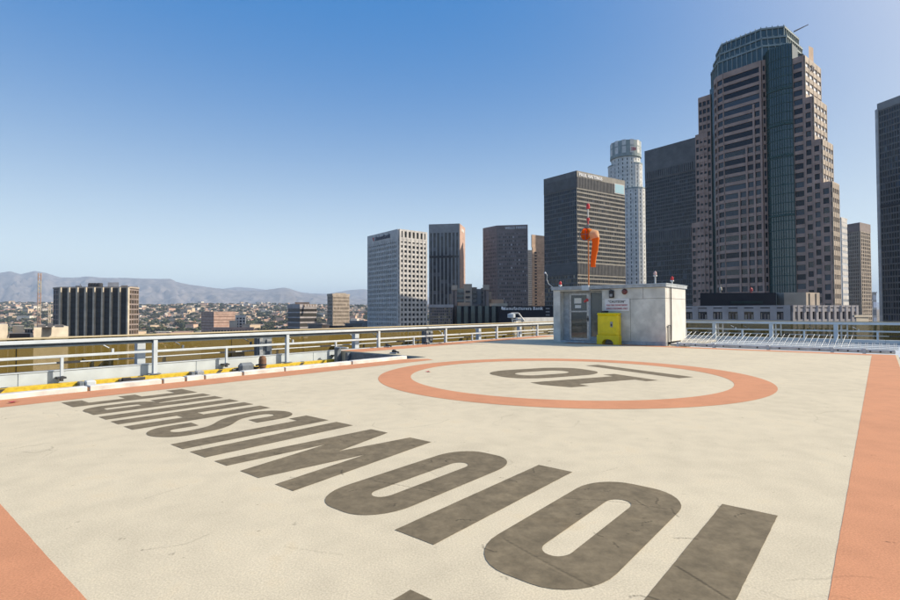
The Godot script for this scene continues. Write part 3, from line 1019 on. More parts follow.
func hut_equipment() -> void:
	var zf := -24.1
	# caution plate
	var s := thing("caution_sign", "white caution plate with dark and red lettering on the hut wall", "sign", Vector3(-9.66, 1.58, zf + 0.01))
	var b := MB.new()
	b.bbox(Vector3(-10.25, 1.58, zf + 0.003), Vector3(-9.06, 2.17, zf + 0.018), 0.003)
	part(b, "plate", M.sign_white, s)
	letters("\"CAUTION\"", 0.115, M.ink_dark, s, Vector3(-9.66, 2.03, zf + 0.022), Vector3.RIGHT, Vector3.BACK, "lettering", 0.006)
	letters("FOR FIRE DEPARTMENT", 0.085, M.ink_red, s, Vector3(-9.66, 1.86, zf + 0.022), Vector3.RIGHT, Vector3.BACK, "lettering", 0.006, 0.80)
	letters("SERVICE PERSONNEL ONLY", 0.085, M.ink_red, s, Vector3(-9.66, 1.70, zf + 0.022), Vector3.RIGHT, Vector3.BACK, "lettering", 0.006, 0.70)
	# wall lamp
	s = thing("wall_lamp", "black bulkhead lamp on the hut wall above the caution plate", "lamp", Vector3(-9.88, 2.25, zf))
	b = MB.new()
	b.bbox(Vector3(-10.0, 2.22, zf + 0.002), Vector3(-9.78, 2.58, zf + 0.14), 0.02)
	part(b, "housing", M.black_metal, s)
	b = MB.new()
	b.bbox(Vector3(-9.96, 2.27, zf + 0.141), Vector3(-9.82, 2.40, zf + 0.165), 0.01)
	part(b, "lens", M.cabinet_latch, s)
	b = MB.new()
	b.path([Vector3(-9.9, 2.58, zf + 0.06), Vector3(-9.95, 2.64, zf + 0.10), Vector3(-10.9, 2.655, zf + 0.12)], 0.014)
	part(b, "cable", M.black_metal, s)
	# alarm bell
	s = thing("alarm_bell", "small dull red round alarm bell under the hut roof edge", "bell", Vector3(-9.27, 2.45, zf))
	b = MB.new()
	b.tube(Vector3(-9.27, 2.50, zf), Vector3(-9.27, 2.50, zf + 0.05), 0.13, 0.13, 18)
	b.tube(Vector3(-9.27, 2.50, zf + 0.05), Vector3(-9.27, 2.50, zf + 0.09), 0.13, 0.07, 18)
	part(b, "gong", mat("bell_red", lin(0.22, 0.07, 0.07), 0.5), s)
	b = MB.new()
	b.tube(Vector3(-9.27, 2.50, zf + 0.09), Vector3(-9.27, 2.50, zf + 0.11), 0.02, 0.02, 10)
	part(b, "bolt", M.dark_steel, s)
	# yellow cabinet on arched legs
	s = thing("equipment_cabinet", "bright yellow plastic equipment cabinet on arched feet before the hut", "cabinet", Vector3(-9.92, 0, -23.7))
	var cx := -9.93
	var z0 := -23.98
	var z1 := -23.62
	b = MB.new()
	b.bbox(Vector3(cx - 0.52, 0.42, z0), Vector3(cx + 0.52, 1.40, z1), 0.045)
	part(b, "body", M.cabinet_yellow, s)
	b = MB.new()
	b.bbox(Vector3(cx - 0.545, 1.385, z0 - 0.02), Vector3(cx + 0.545, 1.50, z1 + 0.02), 0.05)
	part(b, "lid", M.cabinet_yellow, s)
	# base with an arch, extruded front to back
	var arch := PackedVector2Array([Vector2(-0.54, 0), Vector2(-0.28, 0), Vector2(-0.27, 0.13)])
	for i in 9:
		var t := PI - PI * i / 8.0
		arch.append(Vector2(cos(t) * 0.24, 0.13 + sin(t) * 0.12))
	arch.append_array(PackedVector2Array([Vector2(0.27, 0.13), Vector2(0.28, 0), Vector2(0.54, 0), Vector2(0.53, 0.44), Vector2(-0.53, 0.44)]))
	b = MB.new()
	extrude(b, arch, Vector3(cx, 0, z0 + 0.02), z1 + 0.03 - z0 - 0.02)
	part(b, "arched_base", M.cabinet_yellow, s)
	b = MB.new()
	b.bbox(Vector3(cx - 0.45, 0.50, z1 - 0.01), Vector3(cx + 0.45, 1.33, z1 + 0.018), 0.015)
	var dr := part(b, "door", M.cabinet_yellow, s)
	b = MB.new()
	b.bbox(Vector3(cx + 0.14, 0.82, z1 + 0.019), Vector3(cx + 0.26, 1.08, z1 + 0.035), 0.008)
	part(b, "latch_plate", M.cabinet_latch, dr)
	b = MB.new()
	b.bbox(Vector3(cx + 0.17, 0.88, z1 + 0.036), Vector3(cx + 0.23, 0.98, z1 + 0.06), 0.008)
	part(b, "latch", M.black_metal, dr)
	for y in [0.55, 0.60]:
		b = MB.new()
		b.bbox(Vector3(cx - 0.42, y, z1 + 0.019), Vector3(cx + 0.40, y + 0.012, z1 + 0.026), 0.003)
		part(b, "rib", M.cabinet_yellow, dr)
	s = thing("coiled_strap", "small black coil lying on top of the yellow cabinet", "strap", Vector3(cx - 0.2, 1.5, -23.8))
	b = MB.new()
	var pts := []
	for i in 30: pts.append(Vector3(cx - 0.2 + cos(i * 0.7) * (0.14 + 0.02 * (i % 3)), 1.515 + i * 0.0025, -23.8 + sin(i * 0.7) * 0.10))
	b.path(pts, 0.016, 6)
	part(b, "coil", M.black_metal, s)
	# wind sock mast
	var mx := -11.2
	var mz := -24.35
	s = thing("windsock", "orange and white windsock hanging from a red topped mast on the hut", "windsock", Vector3(mx, 2.835, mz))
	b = MB.new()
	b.bbox(Vector3(mx - 0.18, 2.60, zf + 0.102), Vector3(mx + 0.2, 2.86, zf + 0.20), 0.01)
	part(b, "bracket", M.rail_paint, s)
	b = MB.new()
	b.tube(Vector3(mx, 2.83, mz), Vector3(mx, 5.3, mz), 0.032, 0.03, 10)
	part(b, "mast", M.orange_paint, s)
	b = MB.new()
	b.tube(Vector3(mx, 5.3, mz), Vector3(mx, 5.95, mz), 0.03, 0.03, 8)
	b.path([Vector3(mx - 0.16, 5.55, mz), Vector3(mx - 0.13, 5.85, mz), Vector3(mx, 6.05, mz)], 0.014, 6)
	b.path([Vector3(mx + 0.12, 5.6, mz + 0.05), Vector3(mx + 0.02, 5.85, mz)], 0.014, 6)
	part(b, "swivel", M.steel_blue, s)
	b = MB.new()
	b.tube(Vector3(mx, 5.95, mz), Vector3(mx, 6.22, mz), 0.035, 0.035, 8)
	b.bbox(Vector3(mx - 0.07, 6.14, mz - 0.07), Vector3(mx + 0.07, 6.28, mz + 0.07), 0.03)
	part(b, "lamp_holder", M.red_paint, s)
	b = MB.new()
	b.tube(Vector3(mx, 6.3, mz), Vector3(mx, 6.72, mz), 0.03, 0.03, 8)
	part(b, "stem", M.white_paint, s)
	b = MB.new()
	b.lathe(Vector3(mx, 6.72, mz), [[0.02, 0.0], [0.09, 0.02], [0.09, 0.16], [0.07, 0.25], [0.02, 0.29]], 14)
	part(b, "obstruction_lamp", M.red_gloss, s)
	# hoop basket facing the deck, cloth streaming aside then hanging
	var hc := Vector3(mx, 5.42, mz + 0.32)
	b = MB.new()
	for k in 3:
		var pr := []
		for i in 19:
			var t := TAU * i / 18.0
			pr.append(hc + Vector3(cos(t) * (0.32 - k * 0.03), sin(t) * (0.32 - k * 0.03), -k * 0.17))
		b.path(pr, 0.018, 6)
	for i in 6:
		var t := TAU * i / 6.0
		b.path([hc + Vector3(cos(t) * 0.32, sin(t) * 0.32, 0), hc + Vector3(cos(t) * 0.26, sin(t) * 0.26, -0.34), Vector3(mx, 5.42, mz)], 0.014, 5)
	b.path([hc + Vector3(-0.32, 0, 0), hc + Vector3(0.32, 0, 0)], 0.014, 5)
	b.path([hc + Vector3(0, -0.32, 0), hc + Vector3(0, 0.32, 0)], 0.014, 5)
	part(b, "hoop_frame", M.steel_blue, s)
	var path := [[0.0, 0.0, -0.02, 0.31], [0.10, -0.01, -0.10, 0.31], [0.26, -0.03, -0.14, 0.27], [0.42, -0.08, -0.12, 0.23], [0.50, -0.25, -0.10, 0.19], [0.49, -0.5, -0.08, 0.16], [0.45, -0.8, -0.06, 0.15], [0.42, -1.1, -0.05, 0.14], [0.37, -1.4, -0.05, 0.125], [0.35, -1.66, -0.05, 0.12]]
	cloth(s, hc, path, 0, 2, M.sock_cloth)
	cloth(s, hc, path, 2, 4, M.sock_pale)
	cloth(s, hc, path, 4, 9, M.sock_cloth)
	# obstruction lights on the roof
	for a in [[-12.75, -24.3, 0.0], [-8.05, -24.7, 0.3], [-7.65, -25.9, 0.1]]:
		s = thing("obstruction_light", ["small red obstruction light on hut roof above the door", "tall stemmed red obstruction light on hut roof", "short red obstruction light on the sunny corner of hut roof"][0 if a[2] == 0.0 else 1 if a[2] > 0.2 else 2], "light", Vector3(a[0], 2.836, a[1]))
		var p := Vector3(a[0], 2.836, a[1])
		b = MB.new()
		b.tube(p, p + Vector3(0, 0.08 + a[2], 0), 0.035, 0.03, 8)
		b.bbox(p + Vector3(-0.07, 0.06 + a[2], -0.07), p + Vector3(0.07, 0.12 + a[2], 0.07), 0.01)
		part(b, "stem", M.white_paint, s)
		b = MB.new()
		b.lathe(p + Vector3(0, 0.12 + a[2], 0), [[0.02, 0.0], [0.065, 0.01], [0.07, 0.10], [0.05, 0.16], [0.01, 0.19]], 14)
		part(b, "lens", M.red_gloss if a[2] != 0.3 else mat("lens_pink", lin(0.6, 0.4, 0.36), 0.3), s)
	# gooseneck lamp leaning out from the hut corner
	s = thing("gooseneck_lamp", "thin curved gooseneck lamp arm leaning from the hut roof corner", "lamp", Vector3(-13.1, 2.8, -24.6))
	b = MB.new()
	b.path([Vector3(-13.1, 2.8, -24.6), Vector3(-13.35, 2.86, -24.6), Vector3(-13.6, 3.05, -24.6), Vector3(-13.7, 3.3, -24.6), Vector3(-13.68, 3.5, -24.6), Vector3(-13.75, 3.65, -24.6)], 0.013, 8)
	part(b, "arm", M.rail_paint, s)
	b = MB.new()
	b.lathe(Vector3(-13.8, 3.62, -24.6), [[0.02, 0.08], [0.06, 0.03], [0.07, 0.0]], 12)
	part(b, "shade", M.rail_paint, s)

func extrude(b: MB, poly: PackedVector2Array, at: Vector3, depth: float) -> void:   # poly in (x, y), pushed along +z
	var q := poly.duplicate()
	var area := 0.0
	for i in q.size(): area += q[i].cross(q[(i + 1) % q.size()])
	if area < 0: q.reverse()
	var f := func(p: Vector2, z: float) -> Vector3: return at + Vector3(p.x, p.y, z)
	for i in q.size():
		var c := q[(i + 1) % q.size()]
		b.quad(f.call(c, 0.0), f.call(q[i], 0.0), f.call(q[i], depth), f.call(c, depth))
	var t := Geometry2D.triangulate_polygon(q)
	for i in range(0, t.size(), 3):
		var tri := [q[t[i]], q[t[i + 1]], q[t[i + 2]]]
		if (tri[1] - tri[0]).cross(tri[2] - tri[0]) < 0: tri.reverse()
		b.tri(f.call(tri[0], depth), f.call(tri[1], depth), f.call(tri[2], depth))
		b.tri(f.call(tri[2], 0.0), f.call(tri[1], 0.0), f.call(tri[0], 0.0))

func cloth(s: Node3D, c: Vector3, path: Array, i0: int, i1: int, m: Material) -> void:
	var b := MB.new()
	var rings := []
	for i in range(i0, i1 + 1):
		var p := c + Vector3(path[i][0], path[i][1], path[i][2])
		var q: Array = path[mini(i + 1, path.size() - 1)]
		var o: Array = path[maxi(i - 1, 0)]
		var d := (Vector3(q[0], q[1], q[2]) - Vector3(o[0], o[1], o[2])).normalized()
		if i == 0: d = Vector3(0.25, 0, -1).normalized()
		var e := d.cross(Vector3(0.1, 0.3, 1)).normalized() if absf(d.z) < 0.8 else d.cross(Vector3.UP).normalized()
		var g := e.cross(d)
		var ring := []
		for k in 16:
			var t := TAU * k / 16.0
			var r: float = path[i][3] * (1.0 + (0.16 * sin(t * 3.0 + i * 1.9) + 0.10 * sin(t * 5.0 - i * 2.3)) * minf(i / 2.0, 1.0))
			ring.append(p + (e * cos(t) + g * sin(t) * (1.0 if i < 4 else 0.55)) * r)
		rings.append(ring)
	for i in rings.size() - 1:
		for k in 16:
			var l := (k + 1) % 16
			b.quad(rings[i][k], rings[i][l], rings[i + 1][l], rings[i + 1][k])
	smooth(b)
	part(b, "cloth", m, s)

# ------------------------------------------------------------------ towers
func tower(called: String, label: String, poly: Array, top: float, core: Material, group := "") -> Dictionary:
	var cen := Vector2.ZERO
	for p in poly: cen += p
	cen /= poly.size()
	var s := thing(called, label, "building", v3(cen, STREET), group)
	var b := MB.new()
	b.prism(PackedVector2Array(poly), STREET, top)
	part(b, "core", core, s)
	return {"root": s, "cen": cen, "top": top, "wall": MB.new(), "glass": MB.new(), "trim": MB.new()}

func close_tower(T: Dictionary, wall: Material, glass: Material = null, trim: Material = null) -> void:
	if T.wall.v.size(): part(T.wall, "facade_grid", wall, T.root)
	if T.glass.v.size(): part(T.glass, "window_panes", glass if glass else M.panes, T.root, true)
	if T.trim.v.size(): part(T.trim, "trim", trim if trim else wall, T.root)

func outward(T: Dictionary, a: Vector2, b: Vector2) -> Vector2:
	var d := (b - a).normalized()
	var o := Vector2(d.y, -d.x)
	return o if o.dot((a + b) * 0.5 - T.cen) > 0 else -o

# o: cols, rows, y0, y1, pier, span, deep, tones (array of linear colours), sdeep
func facade(T: Dictionary, a: Vector2, b: Vector2, o: Dictionary) -> void:
	var n := outward(T, a, b)
	var d := (b - a).normalized()
	var len := a.distance_to(b)
	var y0: float = o.y0
	var y1: float = o.y1
	var cw: float = len / o.cols
	var rh: float = (y1 - y0) / o.rows
	var n3 := Vector3(n.x, 0, n.y)
	var d3 := Vector3(d.x, 0, d.y)
	var A := Vector3(a.x, 0, a.y)
	var deep: float = o.get("deep", 0.5)
	var tones: Array = o.get("tones", [Color(0.03, 0.035, 0.045)])
	if d3.cross(Vector3.UP).dot(n3) < 0:
		A = Vector3(b.x, 0, b.y)
		d3 = -d3
	if o.get("panes", true):
		for i in o.cols:
			for j in o.rows:
				var c: Color = tones[rng.randi() % tones.size()]
				var k := rng.randf_range(0.7, 1.3) * (2.4 if rng.randf() < 0.1 else 1.0)
				var p: Vector3 = A + d3 * (i * cw) + n3 * 0.03 + Vector3.UP * (y0 + j * rh)
				T.glass.quad(p, p + d3 * cw, p + d3 * cw + Vector3.UP * rh, p + Vector3.UP * rh, Color(c.r * k, c.g * k, c.b * k))
	var pw: float = o.get("pier", 0.0)
	if pw > 0:
		for i in o.cols + 1:
			var p: Vector3 = A + d3 * (i * cw)
			if i == 0: p += d3 * pw * 0.5
			if i == o.cols: p -= d3 * pw * 0.5
			T.wall.obox(p + n3 * deep * 0.5 + Vector3.UP * (y0 + y1) * 0.5, d3 * pw * 0.5, Vector3.UP * (y1 - y0) * 0.5, n3 * deep * 0.5)
	var sp: float = o.get("span", 0.0)
	if sp > 0:
		var sd: float = o.get("sdeep", deep * 0.8)
		for j in o.rows + 1:
			var y: float = y0 + j * rh
			var h := sp * 0.5
			if j == 0: y += h
			if j == o.rows: y -= h
			(T.trim if o.get("span_trim", false) else T.wall).obox(A + d3 * len * 0.5 + n3 * sd * 0.5 + Vector3.UP * y, d3 * (len * 0.5), Vector3.UP * h, n3 * sd * 0.5)

func slab_on(T: Dictionary, b: MB, a: Vector2, c: Vector2, y0: float, y1: float, deep: float) -> void:   # a flat panel on a face
	var n := outward(T, a, c)
	var d := (c - a) * 0.5
	b.obox(v3((a + c) * 0.5 + n * deep * 0.5, (y0 + y1) * 0.5), v3(d, 0), Vector3.UP * (y1 - y0) * 0.5, v3(n, 0) * deep * 0.5)

func crown(T: Dictionary, poly: Array, y0: float, y1: float, grow: float) -> void:
	var q := PackedVector2Array()
	for p in poly: q.append(T.cen + (p - T.cen) * (1.0 + grow / p.distance_to(T.cen)))
	T.trim.prism(q, y0, y1)

func box3(pl: Vector2, pc: Vector2, pr: Vector2) -> Array:
	return [pl, pc, pr, pl + pr - pc]

const DK := Color(0.035, 0.038, 0.043)
const DB := Color(0.03, 0.042, 0.06)
const BL := Color(0.10, 0.095, 0.085)

func sign_on(T: Dictionary, txt: String, a: Vector2, b: Vector2, f: float, y: float, h: float, m: Material, off: float, stretch := 1.0, serif := false) -> void:
	var n := outward(T, a, b)
	var r := (b - a).normalized()
	var r3 := v3(r, 0)
	if Vector3.UP.cross(v3(n, 0)).dot(r3) < 0: r3 = -r3
	letters(txt, h, m, T.root, v3(a.lerp(b, f) + n * off, y), r3, v3(n, 0), "sign_lettering", 0.3, stretch, serif)

func city() -> void:
	ribbed_block()
	low_white()
	mid_blocks()
	grid_tower()
	fin_tower()
	brown_tower()
	ornate_block()
	banded_tower()
	round_tower()
	black_tower()
	stepped_tower()
	right_side()

func ribbed_block() -> void:
	var L := p2(54.2, 288, 358)
	var a := p2(62, 287, 350)
	var c := p2(129, 287, 350)
	var R := p2(138.7, 287.5, 362)
	var back := lat(0, 40) - lat(0, 0)
	var top := ly(287.5, 350, 95)
	var poly := [L, a, c, R, p2(136.5, 287.5, 392), p2(58, 287.5, 392)]
	var T := tower("office_block", "dark ribbed office block with pale vertical fins before the mountains", poly, top - 0.5, M.dark_frame)
	for i in 8:
		var q0 := a.lerp(c, i / 8.0)
		var q1 := a.lerp(c, (i + 1) / 8.0)
		var b := MB.new()
		slab_on(T, b, q0, q1, STREET, top - 1.4, 0.05)
		part(b, "dark_panel", M.dark_frame, T.root)
		for j in 24:
			slab_on(T, T.glass, q0.lerp(q1, 0.1), q0.lerp(q1, 0.9), top - 3.6 - j * 3.6, top - 2.2 - j * 3.6, 0.08)
	for k in T.glass.col.size(): T.glass.col[k] = Color(0.036, 0.036, 0.038)
	for i in 9:
		var q := a.lerp(c, i / 8.0)
		var b := MB.new()
		slab_on(T, b, q - (c - a).normalized() * 0.55, q + (c - a).normalized() * 0.55, STREET, top, 1.7)
		part(b, "fin", M.stone_cream, T.root)
	facade(T, c, R, {"cols": 4, "rows": 26, "y0": STREET, "y1": top - 1.0, "pier": 0.5, "span": 1.0, "deep": 0.3, "tones": [Color(0.05, 0.04, 0.03), Color(0.08, 0.06, 0.04)]})
	facade(T, L, a, {"cols": 3, "rows": 26, "y0": STREET, "y1": top - 1.0, "pier": 0.5, "span": 0.8, "deep": 0.3})
	crown(T, poly, top - 0.5, top + 0.5, 0.7)
	close_tower(T, M.stone_brown, M.panes_flat, M.stone_beige)
	var b := MB.new()
	for i in 4:
		var p := v3(p2(91.0 + i * 3.1, 283, 368), top + 0.5)
		b.lathe(p, [[1.5, 0], [1.7, 0.3], [1.7, 3.0], [1.3, 3.6], [0.1, 3.6]], 14)
	part(b, "cooling_drums", M.dark_frame, T.root)
	for q in [[108.0, 119.0, 3.9, "stone_white"], [75.5, 82.0, 1.6, "stone_grey"], [121.0, 128.0, 1.7, "stone_beige"], [80.0, 81.2, 2.8, "stone_white"], [129, 138, 1.2, "bank_white"]]:
		b = MB.new()
		b.prism(PackedVector2Array([p2(q[0], 285, 366), p2(q[1], 285, 366), p2(q[1], 285, 376), p2(q[0], 285, 376)]), top + 0.5, top + 0.5 + q[2])
		part(b, "roof_box", M[q[3]], T.root)

func low_white() -> void:
	var d := 190.0
	var top := ly(326.5, d)
	var poly := [p2(34, 330, d), p2(68.5, 330, d + 18), p2(64, 330, d + 34), p2(34, 330, d + 16)]
	var T := tower("low_building", "cream blank-walled low building below the red and white mast", poly, top, M.stone_cream)
	var b := MB.new()
	for q in [[38, 46, 1.0], [48, 53, 1.6], [55, 64, 0.8]]:
		b.prism(PackedVector2Array([p2(q[0], 325, d + 4), p2(q[1], 325, d + 4), p2(q[1], 325, d + 9), p2(q[0], 325, d + 9)]), top, top + q[2])
	part(b, "roof_units", M.stone_beige, T.root)
	poly = [p2(-40, 330, d - 18), p2(8, 330, d + 6), p2(6, 330, d + 18), p2(-40, 330, d + 6)]
	T = tower("low_building", "cream low building with a slanting stair wall beside the garage opening", poly, ly(323.5, d - 5), M.stone_cream)
	b = MB.new()
	b.prism(PackedVector2Array([p2(-20, 323, d + 2), p2(0, 323, d + 2), p2(0, 323, d + 8), p2(-20, 323, d + 8)]), ly(323.5, d - 5), ly(321, d))
	part(b, "roof_box", M.stone_white, T.root)
	poly = [p2(9, 332, d + 6), p2(33.5, 332, d + 6), p2(33.5, 332, d + 22), p2(9, 332, d + 22)]
	T = tower("low_building", "grey low building with one wide dark opening between cream buildings", poly, ly(332, d + 6), M.stone_grey)
	b = MB.new()
	slab_on(T, b, p2(10.5, 332, d + 6), p2(30, 332, d + 6), ly(339, d + 6), ly(332.6, d + 6), 0.3)
	part(b, "opening", M.navy, T.root)
	b = MB.new()
	for q in [[13, 24, 324.5, "stone_cream"], [24.5, 33, 327, "stone_grey"]]:
		b.prism(PackedVector2Array([p2(q[0], 325, d + 10), p2(q[1], 325, d + 10), p2(q[1], 325, d + 16), p2(q[0], 325, d + 16)]), ly(332, d + 6), ly(q[2], d + 10))
	part(b, "roof_box", M.stone_cream, T.root)
	b = MB.new()
	for i in 3:
		var q := 25.2 + i * 2.8
		b.prism(PackedVector2Array([p2(q, 325, d + 9.6), p2(q + 1.6, 325, d + 9.6), p2(q + 1.6, 325, d + 9.9), p2(q, 325, d + 9.9)]), ly(331.4, d + 10), ly(328.3, d + 10))
	part(b, "window", M.dark_frame, T.root)
	# masts
	for a in [[39.0, 272.0, 0.85, "tall red and white lattice mast rising before the mountains"], [49.3, 303.0, 0.6, "shorter pale lattice mast beside the tall red and white one"]]:
		var base := pt(a[0], 326, d + 8)
		base.y = top - 0.2
		var h: float = ly(a[1], d + 8) - base.y
		var s := thing("lattice_mast", a[3], "mast", base)
		var n := int(h / 1.4)
		for i in n:
			var y0: float = h * i / n
			var y1: float = h * (i + 1) / n
			b = MB.new()
			for k in 4:
				var e := Vector3(a[2] * 0.5 * (1 if k in [0, 1] else -1), 0, a[2] * 0.5 * (1 if k in [0, 3] else -1))
				var f := Vector3(-e.z, 0, e.x)
				b.tube(base + e + Vector3.UP * y0, base + e + Vector3.UP * y1, 0.10, -1, 5, false)
				b.tube(base + e + Vector3.UP * y0, base + f + Vector3.UP * y1, 0.06, -1, 4, false)
			part(b, "lattice_section", (M.stone_rose if (i / 3) % 2 == 0 and a[1] < 300 else M.stone_cream), s)

func simple_box(called: String, label: String, l: Array, c: Array, r: Array, py: float, core: Material, o_left: Dictionary, o_right: Dictionary, wall: Material, trim: Material = null, cap := 1.0, glass: Material = null) -> Dictionary:
	# corners as [px, depth]; py is the roof edge at the middle corner
	var top := ly(py, c[1], c[0])
	var L := p2(l[0], py, l[1])
	var C := p2(c[0], py, c[1])
	var R := p2(r[0], py, r[1])
	var poly := box3(L, C, R)
	var T := tower(called, label, poly, top - 0.3, core)
	T.poly = poly
	for e in [[L, C, o_left], [C, R, o_right]]:
		if e[2].is_empty(): continue
		var o: Dictionary = e[2].duplicate()
		if not o.has("y0"): o.y0 = STREET
		if not o.has("y1"): o.y1 = top - cap
		facade(T, e[0], e[1], o)
	crown(T, poly, top - cap, top, 0.7)
	T.wallmat = wall
	T.trimmat = trim
	T.glassmat = glass
	return T

func finish(T: Dictionary) -> void:
	close_tower(T, T.wallmat, T.glassmat, T.trimmat)

func mid_blocks() -> void:
	var T := simple_box("office_block", "rose brown mid-rise block with one shaded dark side among the houses", [201.6, 628], [213.9, 610], [235.2, 630], 311.6, M.stone_rose,
		{"cols": 1, "rows": 13, "span": 2.8, "deep": 0.4, "y0": -44.0, "tones": [Color(0.20, 0.12, 0.09)]}, {"cols": 1, "rows": 13, "span": 2.8, "deep": 0.4, "y0": -44.0, "tones": [Color(0.20, 0.12, 0.09)]}, M.stone_rose)
	finish(T)
	for q in [[229.5, 237.5, 600, 320.5, "stone_cream"], [235.5, 246.0, 612, 315.0, "stone_white"], [211.5, 254.0, 590, 327.3, "stone_rose"], [242.5, 250.0, 604, 324.0, "stone_cream"]]:
		var i := int(q[2])
		var lab: String = {600: "small blank cream block against the rose brown mid-rise", 612: "pale office block with a bright edge behind the cream block", 590: "long low arcade with many narrow openings below the rose brown mid-rise", 604: "cream stair block standing on the low arcade"}[i]
		T = simple_box("annexe", lab, [q[0], q[2] + 1.0], [q[0] + 0.3, q[2]], [q[1], q[2]], q[3], M[q[4]], {}, {"cols": 14 if i == 590 else 3, "rows": 1 if i == 590 else 6, "pier": 1.3 if i == 590 else 1.2, "span": 1.0, "deep": 0.5, "y0": ly(334, q[2]), "y1": ly(q[3], q[2]) - 1.4}, M[q[4]])
		if i == 600 or i == 604:
			T.glass = MB.new()
			T.wall = MB.new()
		finish(T)
	T = simple_box("office_block", "charcoal banded block with a tan penthouse on its roof", [288, 515], [300, 500], [316.8, 513], 304.2, M.dark_grey,
		{"cols": 1, "rows": 16, "span": 1.2, "deep": 0.3, "tones": [Color(0.04, 0.04, 0.045)]}, {"cols": 1, "rows": 16, "span": 1.5, "deep": 0.3, "tones": [Color(0.06, 0.055, 0.05)]}, M.stone_mauve, M.stone_mauve, 3.0)
	var b := MB.new()
	var roof := ly(304.2, 500)
	b.prism(PackedVector2Array([p2(295, 303, 512), p2(309.5, 303, 512), p2(309.5, 303, 522), p2(295, 303, 522)]), roof, roof + 2.6)
	part(b, "penthouse", M.stone_tan, T.root)
	for i in 6:
		b = MB.new()
		var q := 301.2 + i * 2.65
		b.prism(PackedVector2Array([p2(q, 303, 501.5), p2(q + 1.2, 303, 502), p2(q + 1.2, 303, 503), p2(q, 303, 502.5)]), roof - 1.8, roof + 0.2)
		part(b, "vent", M.stone_tan, T.root)
	finish(T)
	T = simple_box("office_block", "tan slab tower with a shaded green side standing alone", [327.6, 608], [332.8, 600], [349.4, 617], 293.6, M.stone_tan,
		{"cols": 6, "rows": 22, "pier": 0.55, "span": 1.5, "deep": 0.3, "tones": [Color(0.20, 0.165, 0.12), Color(0.15, 0.12, 0.09)]}, {"cols": 16, "rows": 22, "pier": 0.55, "span": 1.5, "deep": 0.3, "tones": [Color(0.20, 0.165, 0.12), Color(0.15, 0.12, 0.09)]}, M.stone_beige, M.stone_beige, 2.4, M.panes_flat)
	roof = ly(293.6, 600)
	b = MB.new()
	b.prism(PackedVector2Array([p2(335, 293, 612), p2(346, 293, 618), p2(345, 293, 626), p2(335, 293, 620)]), roof, roof + 1.6)
	part(b, "penthouse", M.stone_cream, T.root)
	finish(T)
	for q in [[308, 322, 420, 323.8, "dark_grey", "low dark flat roof in front of the charcoal banded block"], [321, 329, 425, 324.5, "stone_tan", "small tan flat roof beside the low dark roof"], [329, 352, 430, 326, "navy", "low blue black roof at the foot of the tan slab tower"], [345, 362, 440, 323.2, "dark_grey", "dark low block beside the tan slab tower"], [350, 370, 480, 320.8, "stone_grey", "grey low block beside the white gridded tower"]]:
		T = simple_box("low_building", q[5], [q[0], q[2] + 6], [q[0] + 1, q[2]], [q[1], q[2]], q[3], M[q[4]], {}, {"cols": 8, "rows": 3, "pier": 0.6, "span": 1.6, "deep": 0.4, "y0": ly(331, q[2]), "y1": ly(q[3], q[2]) - 1.2}, M[q[4]])
		finish(T)

func grid_tower() -> void:
	var L := p2(368.4, 236.4, 472)
	var C := p2(399, 229, 430)
	var R := p2(426.6, 232.4, 449)
	var top := ly(229, 430, 399)
	var poly := box3(L, C, R)
	var T := tower("grid_tower", "white concrete tower with a square window grid and bank lettering", poly, top - 1.0, M.core_glass)
	var w := C.distance_to(L)
	var y1 := top - 8.2
	var rows := 33
	var tones := [DK, DK, Color(0.03, 0.033, 0.036), Color(0.05, 0.047, 0.04)]
	facade(T, L, C, {"cols": 16, "rows": rows, "y0": STREET, "y1": y1, "pier": 1.35, "span": 1.75, "deep": 1.0, "sdeep": 0.8, "tones": tones})
	facade(T, C, R, {"cols": 7, "rows": rows, "y0": STREET, "y1": y1, "pier": 1.5, "span": 1.85, "deep": 1.0, "sdeep": 0.8, "tones": tones})
	# top storey: blank on one side, tall openings on the other
	slab_on(T, T.wall, L, C, y1, top, 1.02)
	facade(T, C, R, {"cols": 7, "rows": 1, "y0": y1, "y1": top, "pier": 1.9, "span": 1.5, "deep": 1.0, "sdeep": 0.9, "tones": [Color(0.05, 0.045, 0.03)]})
	close_tower(T, M.stone_white)
	sign_on(T, "UnionBank", L, C, 0.52, top - 4.2, 3.6, M.letter_navy, 1.2)
	var n := outward(T, L, C)
	var b := MB.new()
	var q := L.lerp(C, 0.215) + n * 1.25
	var r := (C - L).normalized()
	b.obox(v3(q, top - 3.3), v3(r, 0) * 1.0, Vector3.UP * 0.8, v3(n, 0) * 0.12)
	b.obox(v3(q + r * 0.7, top - 5.0), v3(r, 0) * 0.7, Vector3.UP * 0.7, v3(n, 0) * 0.12)
	part(b, "red_emblem", M.red_paint, T.root)

